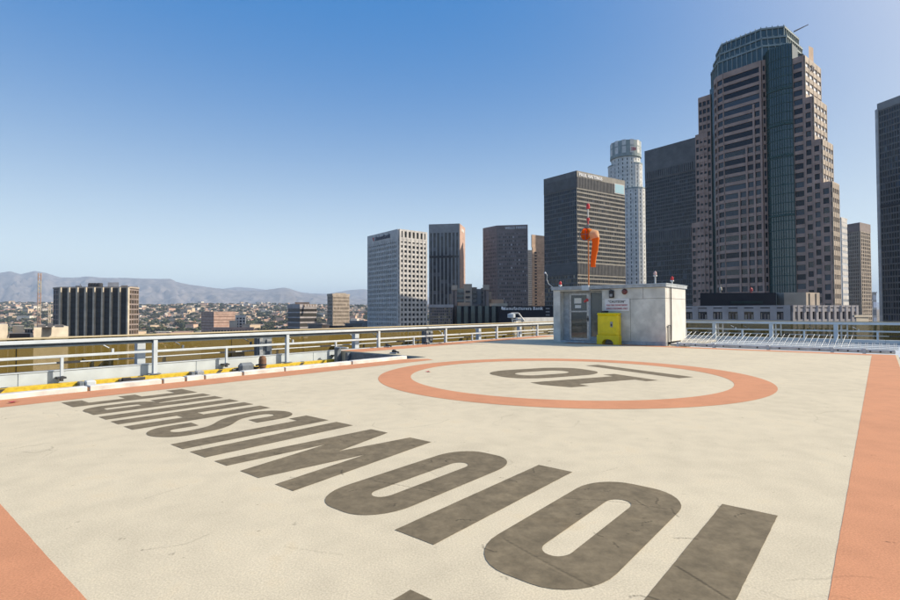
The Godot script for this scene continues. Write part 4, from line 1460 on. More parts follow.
func fin_tower() -> void:
	var L := p2(429, 224.4, 525)
	var C := p2(459.4, 223.6, 520)
	var R := p2(464.6, 228, 547)
	var top := ly(223.6, 520, 459)
	var poly := box3(L, C, R)
	var T := tower("fin_tower", "slate grey tower with vertical fins and a pale sunlit edge", poly, top - 0.5, M.dark_grey)
	var y1 := top - 9.0
	facade(T, L, C, {"cols": 8, "rows": 42, "y0": STREET, "y1": y1, "pier": 1.45, "deep": 0.8, "tones": [Color(0.06, 0.062, 0.068), Color(0.075, 0.076, 0.08)]})
	slab_on(T, T.wall, L, C, y1, top, 0.82)
	slab_on(T, T.glass, L.lerp(C, 0.02), L.lerp(C, 0.98), top - 34.5, top - 32.2, 0.84)
	for k in range(T.glass.col.size() - 36, T.glass.col.size()): T.glass.col[k] = Color(0.05, 0.05, 0.055)
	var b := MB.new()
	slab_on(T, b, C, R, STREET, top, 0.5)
	part(b, "sunlit_side", M.stone_rose, T.root)  # rose tone puts the sunlight on this side into its colour
	b = MB.new()
	slab_on(T, b, C.lerp(R, 0.3), C.lerp(R, 0.8), top - 6.5, top - 3.5, 0.6)
	part(b, "side_emblem", M.stone_white, T.root)
	b = MB.new()
	b.prism(PackedVector2Array([p2(452, 223, 528), p2(457.5, 223, 528), p2(457.5, 223, 534), p2(452, 223, 534)]), top - 0.5, top + 1.2)
	part(b, "roof_box", M.dark_grey, T.root)
	close_tower(T, mat("stone_silver", lin(0.40, 0.39, 0.385), 0.8, 0, M.mott, 40.0))

func brown_tower() -> void:
	var L := p2(483, 228.5, 537)
	var C := p2(497, 225.8, 520)
	var R := p2(527.7, 225, 515)
	var top := ly(225.8, 520, 497)
	var poly := [L, C, R, R + (L - C), L + (lat(0, 20) - lat(0, 0))]
	var T := tower("brown_tower", "brown granite tower with tiny windows and white rooftop lettering", [L, C, R, R + (L - C) * 1.6], top, M.stone_brown)
	var tones := [Color(0.03, 0.028, 0.03), Color(0.05, 0.045, 0.045), Color(0.12, 0.11, 0.11)]
	facade(T, L, C, {"cols": 10, "rows": 40, "y0": STREET, "y1": top - 6, "pier": 1.2, "span": 2.2, "deep": 0.25, "sdeep": 0.22, "tones": tones})
	facade(T, C, R, {"cols": 16, "rows": 40, "y0": STREET, "y1": top - 6, "pier": 0.95, "span": 2.1, "deep": 0.25, "sdeep": 0.22, "tones": [Color(0.04, 0.036, 0.036), Color(0.09, 0.085, 0.085), Color(0.28, 0.27, 0.27)]})
	slab_on(T, T.wall, L, C, top - 6, top + 0.3, 0.26)
	slab_on(T, T.wall, C, R, top - 6, top + 0.3, 0.26)
	close_tower(T, M.stone_brown, M.panes_flat)
	sign_on(T, "WELLS FARGO", C, R, 0.61, top - 2.6, 2.3, M.letter_white, 0.5)
	T = simple_box("slim_tower", "narrow blue grey tower seen between the brown and orange towers", [527.4, 655], [527.8, 650], [533.2, 652], 250.0, M.stone_grey, {}, {"cols": 5, "rows": 60, "pier": 0.6, "span": 1.3, "deep": 0.3, "tones": [DB]}, M.stone_grey, null, 1.0)
	finish(T)
	T = simple_box("tan_tower", "orange tan stone tower with one column of dark windows", [531.6, 577], [532.2, 575], [560, 600], 234.6, M.stone_tan, {}, {"cols": 16, "rows": 44, "pier": 1.2, "span": 2.4, "deep": 0.3, "tones": [Color(0.30, 0.20, 0.13), Color(0.25, 0.17, 0.11)], "y1": ly(248, 575)}, M.stone_tan, null, 14.0, M.panes_flat)
	var b := MB.new()
	var c := p2(532.2, 234.6, 575)
	var r := p2(560, 234.6, 600)
	for j in 34:
		var y := ly(252, 575) - j * 3.4
		slab_on(T, b, c.lerp(r, 0.07), c.lerp(r, 0.14), y - 1.7, y, 0.4)
	part(b, "dark_windows", M.navy, T.root, true)
	finish(T)

func ornate_block() -> void:
	# low bronze glass block
	var T := simple_box("bronze_block", "low bronze glass block with tan bands at foot of the slate tower", [429.5, 300], [430, 292], [452.5, 290], 304.6, M.dark_frame, {}, {"cols": 11, "rows": 8, "pier": 0.35, "span": 0.6, "deep": 0.25, "y0": ly(330, 290), "y1": ly(307, 290), "tones": [Color(0.16, 0.12, 0.06), Color(0.05, 0.04, 0.03), Color(0.22, 0.18, 0.10), Color(0.03, 0.028, 0.03)]}, M.stone_brown, M.stone_mauve, 1.6)
	finish(T)
	# ornate stepped block of shafts and bays
	var d := 300.0
	T = tower("stepped_block", "stepped brown and beige block with paired shafts above green glass", [p2(452, 320, d), p2(490, 320, d), p2(505, 320, d + 24), p2(455, 320, d + 24)], ly(306, d), M.stone_brown)
	for q in [[452.0, 457.0, 285.2, 0, "shaft"], [483.2, 488.8, 285.0, 0, "shaft"], [464.0, 472.0, 284.0, 3, "stone_beige"], [457.0, 464.5, 288.5, 5, "copper_pale"], [457.5, 470.0, 302.5, 2, "stone_tan"], [472.0, 477.0, 287.3, 6, "dark_grey"], [477.0, 481.0, 289.0, 7, "stone_grey"], [481.0, 484.5, 288.0, 6, "dark_grey"], [469.0, 483.0, 304.0, 5, "stone_brown"], [489.0, 503.5, 299.4, 6, "stone_tan"], [489.0, 507.5, 303.5, 4, "stone_cream"], [449.5, 452.5, 294.0, 6, "stone_beige"], [488.8, 491.5, 292.0, 6, "stone_beige"]]:
		var b := MB.new()
		var dd: float = d + q[3]
		var quad := PackedVector2Array([p2(q[0], 300, dd), p2(q[1], 300, dd), p2(q[1], 300, dd + 6), p2(q[0], 300, dd + 6)])
		var y1 := ly(q[2], dd)
		if q[4] == "shaft":
			b.prism(quad, STREET, y1 - 2.0)
			part(b, "shaft", M.stone_brown, T.root)
			b = MB.new()
			b.prism(PackedVector2Array([p2(q[0] - 0.4, 300, dd - 0.6), p2(q[1] + 0.4, 300, dd - 0.6), p2(q[1] + 0.4, 300, dd + 6.5), p2(q[0] - 0.4, 300, dd + 6.5)]), y1 - 2.8, y1)
			part(b, "shaft_head", M.stone_beige, T.root)
			b = MB.new()
			b.prism(PackedVector2Array([p2(q[0] + 1.4, 300, dd - 0.35), p2(q[0] + 2.5, 300, dd - 0.35), p2(q[0] + 2.5, 300, dd - 0.05), p2(q[0] + 1.4, 300, dd - 0.05)]), STREET, y1 - 3.2)
			part(b, "shaft_groove", M.dark_frame, T.root)
			continue
		b.prism(quad, ly(306, d) - 1.0, y1)
		part(b, "bay", M[q[4]], T.root)
		if q[4] == "stone_beige" and q[1] - q[0] > 4:
			for k in 3:
				b = MB.new()
				b.prism(PackedVector2Array([p2(q[0] + 1.6, 300, dd - 0.5), p2(q[0] + 6.0, 300, dd - 0.5), p2(q[0] + 6.0, 300, dd - 0.02), p2(q[0] + 1.6, 300, dd - 0.02)]), y1 - 5.2 - k * 3.2, y1 - 4.0 - k * 3.2)
				part(b, "window", M.dark_frame, T.root)
		if q[4] == "copper_pale" or q[4] == "dark_grey":
			for k in 4:
				b = MB.new()
				b.prism(PackedVector2Array([p2(q[0] + 0.4, 300, dd - 0.3), p2(q[1] - 0.4, 300, dd - 0.3), p2(q[1] - 0.4, 300, dd - 0.02), p2(q[0] + 0.4, 300, dd - 0.02)]), y1 - 3.6 - k * 2.6, y1 - 2.2 - k * 2.6)
				part(b, "window_band", M.core_glass, T.root)
	# green glass block with dark piers
	d = 280.0
	var a := p2(456.8, 306, d)
	var e := p2(498.5, 306, d)
	T = tower("green_glass_block", "low green glass block with dark vertical recesses", [a, e, p2(500, 306, d + 18), p2(458, 306, d + 18)], ly(306.2, d), M.navy)
	for i in 6:
		var q0 := a.lerp(e, (i + 0.02) / 6.0)
		var q1 := a.lerp(e, (i + 0.60) / 6.0)
		var b := MB.new()
		slab_on(T, b, q0, q1, STREET, ly(306.2, d) + 0.2, 0.8)
		part(b, "glass_bay", M.green_glass, T.root)
		for j in 7:
			slab_on(T, T.wall, q0, q1, ly(308.4, d) - j * 2.4, ly(308.2, d) - j * 2.4, 0.86)
		for j in 3:
			slab_on(T, T.wall, q0.lerp(q1, j * 0.46), q0.lerp(q1, j * 0.46 + 0.06), STREET, ly(306.2, d) + 0.2, 0.88)
	close_tower(T, M.green_frame)
	# dark bank block
	d = 270.0
	a = p2(498.7, 306, d)
	e = p2(553, 306, d)
	T = tower("bank_block", "near black low block carrying pale bank lettering", [a, e, p2(553, 306, d + 20), p2(500, 306, d + 20)], ly(306.3, d), M.navy)
	for i in 5:
		var b := MB.new()
		slab_on(T, b, p2(545.6, 306, d), p2(549.5, 306, d), ly(309.5 + i * 3.2, d), ly(308.2 + i * 3.2, d), 0.2)
		part(b, "window", M.stone_grey, T.root)
	sign_on(T, "Manufacturers Bank", a, e, 0.435, ly(308.8, d), 1.55, M.letter_white, 0.2)
	var b := MB.new()
	var n := outward(T, a, e)
	for k in 3:
		var q := a.lerp(e, 0.06 + 0.022 * k) + n * 0.2
		b.obox(v3(q, ly(308.2, d) - 0.25 * k), v3((e - a).normalized(), 0) * 0.38, Vector3.UP * (0.75 - 0.18 * k), v3(n, 0) * 0.1)
	part(b, "emblem", M.letter_white, T.root)

func banded_tower() -> void:
	var L := p2(544, 179.5, 426)
	var C := p2(576.2, 170.8, 400)
	var R := p2(624.2, 181.2, 432)
	var top := ly(170.8, 400, 576)
	var poly := box3(L, C, R)
	var T := tower("banded_tower", "grey tower with pale window bands on one side and firm lettering", poly, top - 0.4, M.core_glass)
	var rh := 3.35
	# heights measured from the roof
	var louvre := [[4.5, 13.0], [72.0, 80.5]]
	var spans := [[13.0, 72.0], [80.5, top - STREET]]
	for s in spans:
		var rows := int((s[1] - s[0]) / rh)
		facade(T, C, R, {"cols": 26, "rows": rows, "y0": top - s[1], "y1": top - s[0], "pier": 0.22, "span": 1.25, "deep": 0.35, "sdeep": 0.42, "span_trim": true, "tones": [DK, Color(0.035, 0.035, 0.035), Color(0.06, 0.055, 0.045)]})
	facade(T, L, C, {"cols": 18, "rows": int(59.0 / rh), "y0": top - 72.0, "y1": top - 13.0, "pier": 0.2, "span": 0.85, "deep": 0.3, "tones": [DK, DB, Color(0.03, 0.035, 0.045)]})
	facade(T, L, C, {"cols": 18, "rows": int((top - STREET - 80.5) / rh), "y0": STREET, "y1": top - 80.5, "pier": 0.35, "span": 0.8, "deep": 0.3, "tones": [DK, Color(0.11, 0.085, 0.05), Color(0.04, 0.035, 0.03), Color(0.16, 0.13, 0.09)]})  # brown panes: reflections painted into the lower glass
	var lv := MB.new()
	for e in [[L, C], [C, R]]:
		for q in louvre:
			slab_on(T, lv, e[0], e[1], top - q[1], top - q[0], 0.2)
			for i in 40:
				var p: Vector2 = e[0].lerp(e[1], (i + 0.5) / 40.0)
				var dd: Vector2 = (e[1] - e[0]).normalized() * 0.3
				slab_on(T, lv, p - dd, p + dd, top - q[1], top - q[0], 0.65)
		slab_on(T, lv, e[0], e[1], top - 4.5, top, 0.5)
	part(lv, "louvre_bands", M.dark_grey, T.root)
	var b := MB.new()
	slab_on(T, b, C, R, top - 4.6, top + 0.1, 0.62)
	part(b, "parapet_band", M.band_beige, T.root)
	b = MB.new()
	slab_on(T, b, C.lerp(R, 0.76), C.lerp(R, 0.985), top - 12.2, top - 3.8, 0.85)
	var pn := part(b, "pale_panel", M.stone_white, T.root)
	b = MB.new()
	slab_on(T, b, C.lerp(R, 0.775), C.lerp(R, 0.97), top - 11.6, top - 4.4, 0.95)
	part(b, "panel_face", M.billboard_pale, pn)
	close_tower(T, M.dark_grey, null, M.band_beige)
	sign_on(T, "PAUL HASTINGS", C, R, 0.27, top - 2.6, 2.6, M.letter_white, 0.8)

func ngon(c: Vector2, r: float, n: int) -> Array:
	var q := []
	for i in n: q.append(c + Vector2.from_angle(TAU * i / n) * r)
	return q

func round_tower() -> void:
	var d := 600.0
	var c := p2(626, 200, d)
	var T := tower("round_tower", "tall white round tower with a crown behind the banded tower", ngon(c, 15.6, 20), ly(156, d, 626), M.green_glass)
	var poly := ngon(c, 15.7, 20)
	var o := {"cols": 1, "rows": 56, "y0": STREET, "y1": ly(157, d, 626), "pier": 1.9, "span": 2.0, "deep": 0.45, "tones": [Color(0.03, 0.055, 0.055), Color(0.02, 0.035, 0.04), Color(0.06, 0.09, 0.085)]}
	for i in 20: facade(T, poly[i], poly[(i + 1) % 20], o)
	# crown
	var y0 := ly(158, d, 626)
	for i in 24:
		var a := TAU * i / 24.0
		var e := Vector2.from_angle(a)
		var f := Vector2(-e.y, e.x)
		var b := MB.new()
		var h := ly(144.3 - (0.5 if i % 2 else 0.0), d, 626)
		b.obox(v3(c + e * 16.6, (y0 + h) * 0.5), v3(f, 0) * 2.15, Vector3.UP * (h - y0) * 0.5, v3(e, 0) * 0.4)
		part(b, "crown_panel", M.bank_white if i % 2 else M.copper_pale, T.root)
	var b := MB.new()
	b.lathe(v3(c, 0), [[15.9, y0 - 3], [17.4, y0 - 2], [17.4, y0 + 1.5], [16.0, y0 + 1.6]], 32)
	b.lathe(v3(c, 0), [[16.0, y0 + 9], [17.2, y0 + 9.2], [17.2, y0 + 10.2], [16.0, y0 + 10.3]], 32)
	part(b, "crown_ring", M.copper_pale, T.root)
	b = MB.new()
	b.prism(PackedVector2Array(ngon(c, 13.0, 24)), y0 - 2, ly(146, d, 626))
	part(b, "crown_core", M.green_glass, T.root)
	# wings
	for q in [[619.0, 604.0, 11.6, 167.5], [634.5, 588.0, 11.6, 190.3], [632.0, 596.0, 11.2, 166.0]]:
		var wc := p2(q[0], 200, q[1])
		var top := ly(q[3], q[1], q[0])
		b = MB.new()
		b.prism(PackedVector2Array(ngon(wc, q[2], 14)), STREET, top)
		part(b, "wing", M.green_glass, T.root)
		var W := {"cen": wc, "wall": T.wall, "glass": T.glass, "trim": T.trim, "root": T.root}
		var pg := ngon(wc, q[2] + 0.1, 14)
		for i in 14:
			facade(W, pg[i], pg[(i + 1) % 14], {"cols": 1, "rows": int((top - STREET) / 4.5), "y0": STREET, "y1": top, "pier": 2.0, "span": 2.0, "deep": 0.45, "tones": o.tones})
		b = MB.new()
		b.prism(PackedVector2Array(ngon(wc, q[2] + 0.8, 14)), top - 0.2, top + 1.3)
		part(b, "wing_cap", M.copper_pale, T.root)
	close_tower(T, M.bank_white, null, M.copper_pale)
	b = MB.new()
	var g := p2(633, 149, 583.2)
	for k in [[-2.4, 1.6, 2.4], [0.2, 2.2, 2.0], [2.3, 1.2, 1.6]]:
		b.obox(v3(g + (lat(k[0], 0) - lat(0, 0)), ly(149.5, 583) + 0.3), v3(lat(1, 0) - lat(0, 0), 0) * 1.1, Vector3.UP * k[2], v3(lat(0, 1) - lat(0, 0), 0) * 0.2)
	part(b, "red_emblem", mat("emblem_rose", lin(0.45, 0.16, 0.16), 0.6), T.root)

func black_tower() -> void:
	var L := p2(644.8, 151.3, 337)
	var C := p2(695.5, 137.5, 310)
	var R := C + (lat(24, 18) - lat(0, 0))
	var top := ly(137.5, 310, 695)
	var poly := box3(L, C, R)
	var T := tower("black_tower", "near black steel tower with two louvred bands", poly, top - 0.4, M.core_glass)
	var t := [DK, Color(0.02, 0.024, 0.03), Color(0.028, 0.034, 0.042), Color(0.045, 0.05, 0.055)]
	facade(T, L, C, {"cols": 26, "rows": 15, "y0": ly(226, 310), "y1": ly(170, 310), "pier": 0.18, "span": 0.7, "deep": 0.25, "tones": t})
	facade(T, L, C, {"cols": 26, "rows": 38, "y0": STREET, "y1": ly(238, 310), "pier": 0.18, "span": 0.7, "deep": 0.25, "tones": t})
	facade(T, L, C, {"cols": 26, "rows": 1, "y0": ly(238, 310), "y1": ly(226, 310), "pier": 0.9, "span": 0.8, "deep": 0.5, "tones": [Color(0.012, 0.012, 0.014)]})
	facade(T, L, C, {"cols": 26, "rows": 1, "y0": ly(170, 310), "y1": ly(161, 310), "pier": 0.9, "span": 0.5, "deep": 0.5, "tones": [Color(0.015, 0.015, 0.016)]})
	slab_on(T, T.wall, L, C, ly(161, 310), top, 0.5)
	facade(T, C, R, {"cols": 16, "rows": 54, "y0": STREET, "y1": top, "pier": 0.5, "span": 1.4, "deep": 0.3, "tones": t})
	close_tower(T, M.dark_grey)

# ------------------------------------------------------------------ the big stepped tower
func plan(s: float, u: float) -> Vector2:   # s along the shaded front towards the near corner, u into the building
	return lat(140.0 + 0.62 * s + 0.79 * u, 228.0 - 0.78 * s + 0.62 * u)

func wing(T: Dictionary, poly: Array, top: float, front: Array, cols: int, side_cols: int, band: bool) -> void:
	var b := MB.new()
	b.prism(PackedVector2Array(poly), STREET, top)
	part(b, "stone_wing", M.stone_rose, T.root)

func stone_bay(T: Dictionary, a: Vector2, b: Vector2, top: float, bottom: float, cols: int, fl: float, win_h: float, pier: float, stone: Material, individual := true) -> void:
	# stone spandrels and piers over separate window panes; storeys count down from the roof
	var n := outward(T, a, b)
	var rows := int((top - bottom) / fl)
	var m := MB.new()
	var W := {"cen": T.cen}
	for j in rows:
		var y := top - 2.2 - j * fl
		for i in cols:
			var q0 := a.lerp(b, i / float(cols))
			var q1 := a.lerp(b, (i + 1) / float(cols))
			var g := MB.new() if individual else T.glass as MB
			slab_on(T, g, q0, q1, y - win_h, y, 0.06)
			if individual:
				part(g, "window", [M.win_a, M.win_b, M.win_c, M.win_a, M.win_d][rng.randi() % 5], T.root)
		slab_on(T, m, a, b, y - fl, y - win_h, 0.45)
	slab_on(T, m, a, b, top - 2.2, top + 0.4, 0.47)
	if pier > 0:
		for i in cols + 1:
			var dd := (b - a).normalized() * pier * 0.5
			var q := a.lerp(b, i / float(cols))
			if i == 0: q += dd
			if i == cols: q -= dd
			slab_on(T, m, q - dd, q + dd, bottom, top, 0.55)
	part(m, "stone_bands", stone, T.root)

func stepped_tower() -> void:
	mat("win_a", lin(0.016, 0.02, 0.03), 0.12, 0, null, 1, 0, 0.4)
	mat("win_b", lin(0.03, 0.04, 0.058), 0.1, 0, null, 1, 0, 0.5)
	mat("win_c", lin(0.016, 0.017, 0.02), 0.1, 0, null, 1, 0, 0.6)
	mat("win_d", lin(0.05, 0.065, 0.085), 0.15, 0, null, 1, 0, 0.5)
	# crown and core: an octagon with a chamfered glass bay towards the deck
	var tiers := [[0.0, 125.0, 129.8], [1.3, 120.9, 124.9], [2.4, STREET, 120.8]]
	var base := [Vector2(128.4, 240), Vector2(138.6, 227), Vector2(147.4, 225), Vector2(161, 235.7), Vector2(163, 247), Vector2(152, 262), Vector2(141, 262), Vector2(131, 250)]
	for i in 8: base[i] *= 1.022
	var cenl := Vector2(148, 249)
	var core := []
	for p in base: core.append(lat(p.x, p.y) - (lat(p.x, p.y) - lat(cenl.x, cenl.y)).normalized() * 3.5)
	var T := tower("stepped_tower", "tallest tower, rose granite with stepped shoulders and green glass crown", core, 114.0, M.green_glass)
	var mul := MB.new()
	for k in 3:
		var t: Array = tiers[k]
		var q := []
		for p in base: q.append(lat(p.x, p.y) + (lat(p.x, p.y) - lat(cenl.x, cenl.y)).normalized() * (t[0] + 0.1))
		var b := MB.new()
		var lo: float = maxf(t[1], 112.6)
		b.prism(PackedVector2Array(q), lo, t[2])
		part(b, "crown_tier", M.green_glass, T.root)
		b = MB.new()
		for i in 8:
			var p0: Vector2 = q[i]
			var p1: Vector2 = q[(i + 1) % 8]
			var cnt := maxi(4, int(p0.distance_to(p1) / 2.1))
			for j in cnt + 1:
				var c := p0.lerp(p1, j / float(cnt))
				var dd := (p1 - p0).normalized() * 0.16
				slab_on(T, b, c - dd, c + dd, lo, t[2], 0.35)
				if j < cnt and k < 3:
					slab_on(T, b, c - dd * 0.9, c + dd * 0.9, t[2], t[2] + 0.9, 0.35)
			slab_on(T, b, p0, p1, t[2] - 0.5, t[2] + 0.25, 0.5)
		part(b, "crown_mullions", M.copper_pale, T.root)
	# glass bay between the wings
	var ga := plan(0.6, 1.6)
	var gb := plan(11.2, 0.4)
	var gc := plan(5.4, -1.6)
	var b := MB.new()
	var bay := PackedVector2Array([ga, plan(2.6, -0.9), plan(8.4, -1.3), gb, plan(11, 8), plan(1, 8)])
	b.prism(bay, STREET, 117.0)
	part(b, "glass_bay", M.green_glass, T.root)
	b = MB.new()
	var fine := MB.new()
	for i in 3:
		var p0 := bay[i]
		var p1 := bay[i + 1]
		var cnt := [3, 6, 3][i] as int
		for j in cnt + 1:
			var c := p0.lerp(p1, j / float(cnt))
			var dd := (p1 - p0).normalized() * 0.1
			slab_on(T, b, c - dd, c + dd, STREET, 117.0, 0.25)
		for j in 46:
			slab_on(T, fine, p0, p1, 111.0 - j * 3.93, 111.35 - j * 3.93, 0.12)
		for y in [97.5, 82.0, 68.5, 42.5]:
			slab_on(T, b, p0, p1, y, y + 0.9, 0.4)
	part(b, "bay_mullions", M.green_frame, T.root)
	part(fine, "bay_transoms", M.green_frame, T.root, true)
	# left stone wing, its ends rounded back
	var fl := 3.93
	var low := -6.0
	var lw := [plan(0.4, 1.0), plan(-0.6, 0.0), plan(-17.0, 0.0), plan(-20.5, 1.2), plan(-23.0, 4.2), plan(-24.0, 9), plan(0, 14)]
	b = MB.new()
	b.prism(PackedVector2Array(lw), STREET, 113.2)
	part(b, "stone_wing", M.stone_rose, T.root)
	stone_bay(T, lw[1], lw[2], 113.4, low, 1, fl, 2.45, 0.0, M.stone_rose)
	stone_bay(T, lw[2], lw[3], 113.4, low, 1, fl, 2.45, 0.3, M.stone_rose)
	stone_bay(T, lw[3], lw[4], 113.4, low, 1, fl, 2.45, 0.3, M.stone_rose)
	stone_bay(T, lw[0], lw[1], 113.4, low, 1, fl, 2.45, 0.2, M.stone_rose)
	for q in [[-1.0, 113.4], [-4.0, 95.0], [-7.2, 77.0], [-10.6, 57.0]]:
		b = MB.new()
		slab_on(T, b, plan(q[0] - 0.35, 0.0), plan(q[0] + 0.35, 0.0), STREET, q[1], 0.9)
		part(b, "pier", M.stone_rose, T.root)
	# recessed green strip and the far left shoulder
	b = MB.new()
	b.prism(PackedVector2Array([plan(-23.0, 5.5), plan(-27.5, 8.5), plan(-27.5, 15), plan(-22, 15)]), STREET, 112.0)
	part(b, "glass_strip", M.green_glass, T.root)
	var sh := [[-26.8, -33.0, 8.2, 109.0], [-28.5, -34.6, 8.0, 90.5], [-30.5, -37.0, 7.8, 46.0]]
	for q in sh:
		b = MB.new()
		b.prism(PackedVector2Array([plan(q[0], q[2]), plan(q[1], q[2]), plan(q[1], q[2] + 14), plan(q[0], q[2] + 14)]), STREET, q[3] - 0.2)
		part(b, "stone_shoulder", M.stone_rose, T.root)
		stone_bay(T, plan(q[0], q[2]), plan(q[1], q[2]), q[3], low, 3, fl, 2.3, 0.4, M.stone_rose, false)
	for k in T.glass.col.size(): T.glass.col[k] = Color(0.03, 0.034, 0.042)
	# right stone wing stepping down; each step shows a shaded front and a sunlit side
	var steps := [[10.9, 15.3, 20.8, 109.8, 1.2], [15.3, 18.3, 17.0, 91.2, 0.8], [18.3, 21.2, 13.6, 72.4, 0.4], [21.2, 24.4, 8.6, 54.0, 0.0]]
	for i in 4:
		var q: Array = steps[i]
		b = MB.new()
		b.prism(PackedVector2Array([plan(q[0], q[4]), plan(q[1], q[4]), plan(q[1], q[2]), plan(q[0], q[2])]), STREET, q[3] - 0.2)
		part(b, "stone_step", M.stone_rose, T.root)
		stone_bay(T, plan(q[0], q[4]), plan(q[1], q[4]), q[3], low, 1, fl, 2.4, 0.55, M.stone_rose)
		var bot: float = steps[i + 1][3] if i < 3 else low
		stone_bay(T, plan(q[1], q[4]), plan(q[1], q[2]), q[3], bot - 4.0, 4, fl, 1.9, 0.4, M.stone_beige, false)  # beige bands: sunlight on these sides put into the stone colour
	close_tower(T, M.stone_rose)
	sign_on(T, "EY", plan(15.3, 1.2), plan(15.3, 20.8), 0.42, 106.6, 2.2, M.letter_navy, 0.8)
	b = MB.new()
	b.tube(pt(794, 31.5, 231), pt(808, 24.6, 232), 0.32, 0.18, 6)
	part(b, "roof_davit", M.dark_steel, T.root)
	b = MB.new()
	b.prism(PackedVector2Array([p2(808.5, 45, 234), p2(813, 45, 236), p2(813, 45, 240), p2(808.5, 45, 240)]), 108, ly(47, 235, 811))
	part(b, "lift_overrun", M.stone_tan, T.root)

func right_side() -> void:
	# low mauve office block across the street with two window sizes
	var d := 112.0
	var a := p2(640, 306, 128)
	var c := p2(790, 306, 112)
	var e := p2(855.5, 306, 118)
	var top := ly(305.2, d, 790)
	var T := tower("office_block", "low mauve concrete office block with square windows behind the safety net", [a, c, e, e + (lat(0, 26) - lat(0, 0)), a + (lat(0, 26) - lat(0, 0))], top - 0.3, M.dark_frame)
	var y0 := ly(319.6, d, 740)
	var y1 := ly(311.8, d, 740)
	for q in [[a, c, 10, 1.15], [c, e, 11, 0.62]]:
		for i in q[2]:
			var q0: Vector2 = q[0].lerp(q[1], i / float(q[2]))
			var q1: Vector2 = q[0].lerp(q[1], (i + 1.0) / q[2])
			var b := MB.new()
			slab_on(T, b, q0, q1, y0, y1, 0.06)
			part(b, "window", [M.win_a, M.win_c, M.win_b][rng.randi() % 3], T.root)
			if q[2] == 10:
				for k in 3:
					b = MB.new()
					slab_on(T, b, q0.lerp(q1, 0.25 + k * 0.2), q0.lerp(q1, 0.25 + k * 0.2 + rng.randf_range(0.05, 0.12)), y0 + 0.05, y1 - rng.randf_range(0.1, 0.7), 0.10)
					part(b, "blind", M.stone_brown if k % 2 else M.stone_beige, T.root)
		for i in q[2] + 1:
			var p: Vector2 = q[0].lerp(q[1], i / float(q[2]))
			var dd: Vector2 = (q[1] - q[0]).normalized() * (q[3] * 0.55)
			if i == 0: p += dd
			if i == q[2]: p -= dd
			slab_on(T, T.wall, p - dd, p + dd, STREET, top, 0.6)
		slab_on(T, T.wall, q[0], q[1], y1, y1 + 0.75, 0.5)
		slab_on(T, T.wall, q[0], q[1], top - 0.45, top, 0.55)
		slab_on(T, T.wall, q[0], q[1], y0 - 2.0, y0, 0.5)
		for i in q[2] / 2:
			slab_on(T, T.wall, q[0].lerp(q[1], i * 2.0 / q[2]), q[0].lerp(q[1], (i * 2.0 + 0.12) / q[2]), y1, top, 0.7)
	close_tower(T, M.stone_mauve)
	# black plant screen and drum on the roof behind
	d = 150.0
	var roof := ly(306.5, d, 740)
	T = tower("plant_room", "black rooftop plant screen at the foot of the tallest tower", [p2(700, 300, d), p2(776, 300, d), p2(776, 300, d + 14), p2(700, 300, d + 14)], ly(292.8, d, 740), M.navy)
	var b := MB.new()
	for i in 3:
		slab_on(T, b, p2(730, 300, d), p2(762, 300, d), ly(302.5, d) - i * 0.25, ly(302.2, d) - i * 0.25, 0.25)
	part(b, "pipes", M.green_frame, T.root)
	for q in [[720.5, 285.0, "stone_cream", "small pale antenna standing on the black plant screen"], [751.0, 288.0, "red_paint", "small red vent standing on the black plant screen"]]:
		var p := pt(q[0], 292.8, d + 2)
		p.y = ly(292.8, d, 740)
		var s := thing("roof_fitting", q[3], "antenna", p)
		var h: float = ly(q[1], d + 2) - p.y
		b = MB.new()
		b.tube(p, p + Vector3.UP * h, 0.12, 0.1, 8)
		b.lathe(p + Vector3.UP * h * 0.25, [[0.1, 0], [0.45, 0.2], [0.4, 0.8], [0.15, 1.1]], 10)
		part(b, "fitting", M[q[2]], s)
	var cc := p2(797, 300, 160)
	T = tower("plant_room", "beige rounded plant room beside the black plant screen", [p2(776.5, 300, 154), p2(784, 300, 151), p2(806, 300, 150), p2(819.5, 300, 154), p2(818, 300, 170), p2(776.5, 300, 170)], ly(292.6, 152, 800), M.stone_beige)
	for q in [809.0, 815.5]:
		b = MB.new()
		var f: float = (q - 806.0) / 13.5
		var m: Vector2 = p2(806, 300, 150).lerp(p2(819.5, 300, 154), f)
		var dd := (p2(819.5, 300, 154) - p2(806, 300, 150)).normalized() * 0.2
		slab_on(T, b, m - dd, m + dd, STREET, ly(294.5, 152), 0.15)
		part(b, "slot", M.dark_frame, T.root)
	# far right dark tower
	var L := p2(876.0, 104.5, 314)
	var R := p2(1003, 80, 255)
	var t := ly(104.5, 314, 876)
	var back := lat(38, 12) - lat(0, 0)
	T = tower("dark_tower", "dark glass tower with a pale corner strip at the skyline's sunward end", [L, R, R + back, L + back], t - 3.0, M.core_glass)
	facade(T, L, R, {"cols": 42, "rows": 52, "y0": STREET, "y1": t - 4.5, "pier": 0.3, "span": 0.9, "deep": 0.3, "tones": [DK, DB, Color(0.03, 0.035, 0.045), Color(0.05, 0.055, 0.06)]})
	b = MB.new()
	slab_on(T, b, L.lerp(R, 0.012), R, t - 4.5, t, 0.4)
	part(b, "roof_band", M.stone_grey, T.root)
	b = MB.new()
	slab_on(T, b, L - (R - L).normalized() * 0.2, L.lerp(R, 0.022), STREET, t - 3.5, 0.9)
	part(b, "corner_strip", M.stone_white, T.root)
	for y in [207.0]:
		b = MB.new()
		slab_on(T, b, L, R, ly(y + 2.6, 314), ly(y, 314), 0.5)
		part(b, "louvre_band", M.dark_frame, T.root)
	close_tower(T, M.dark_grey)
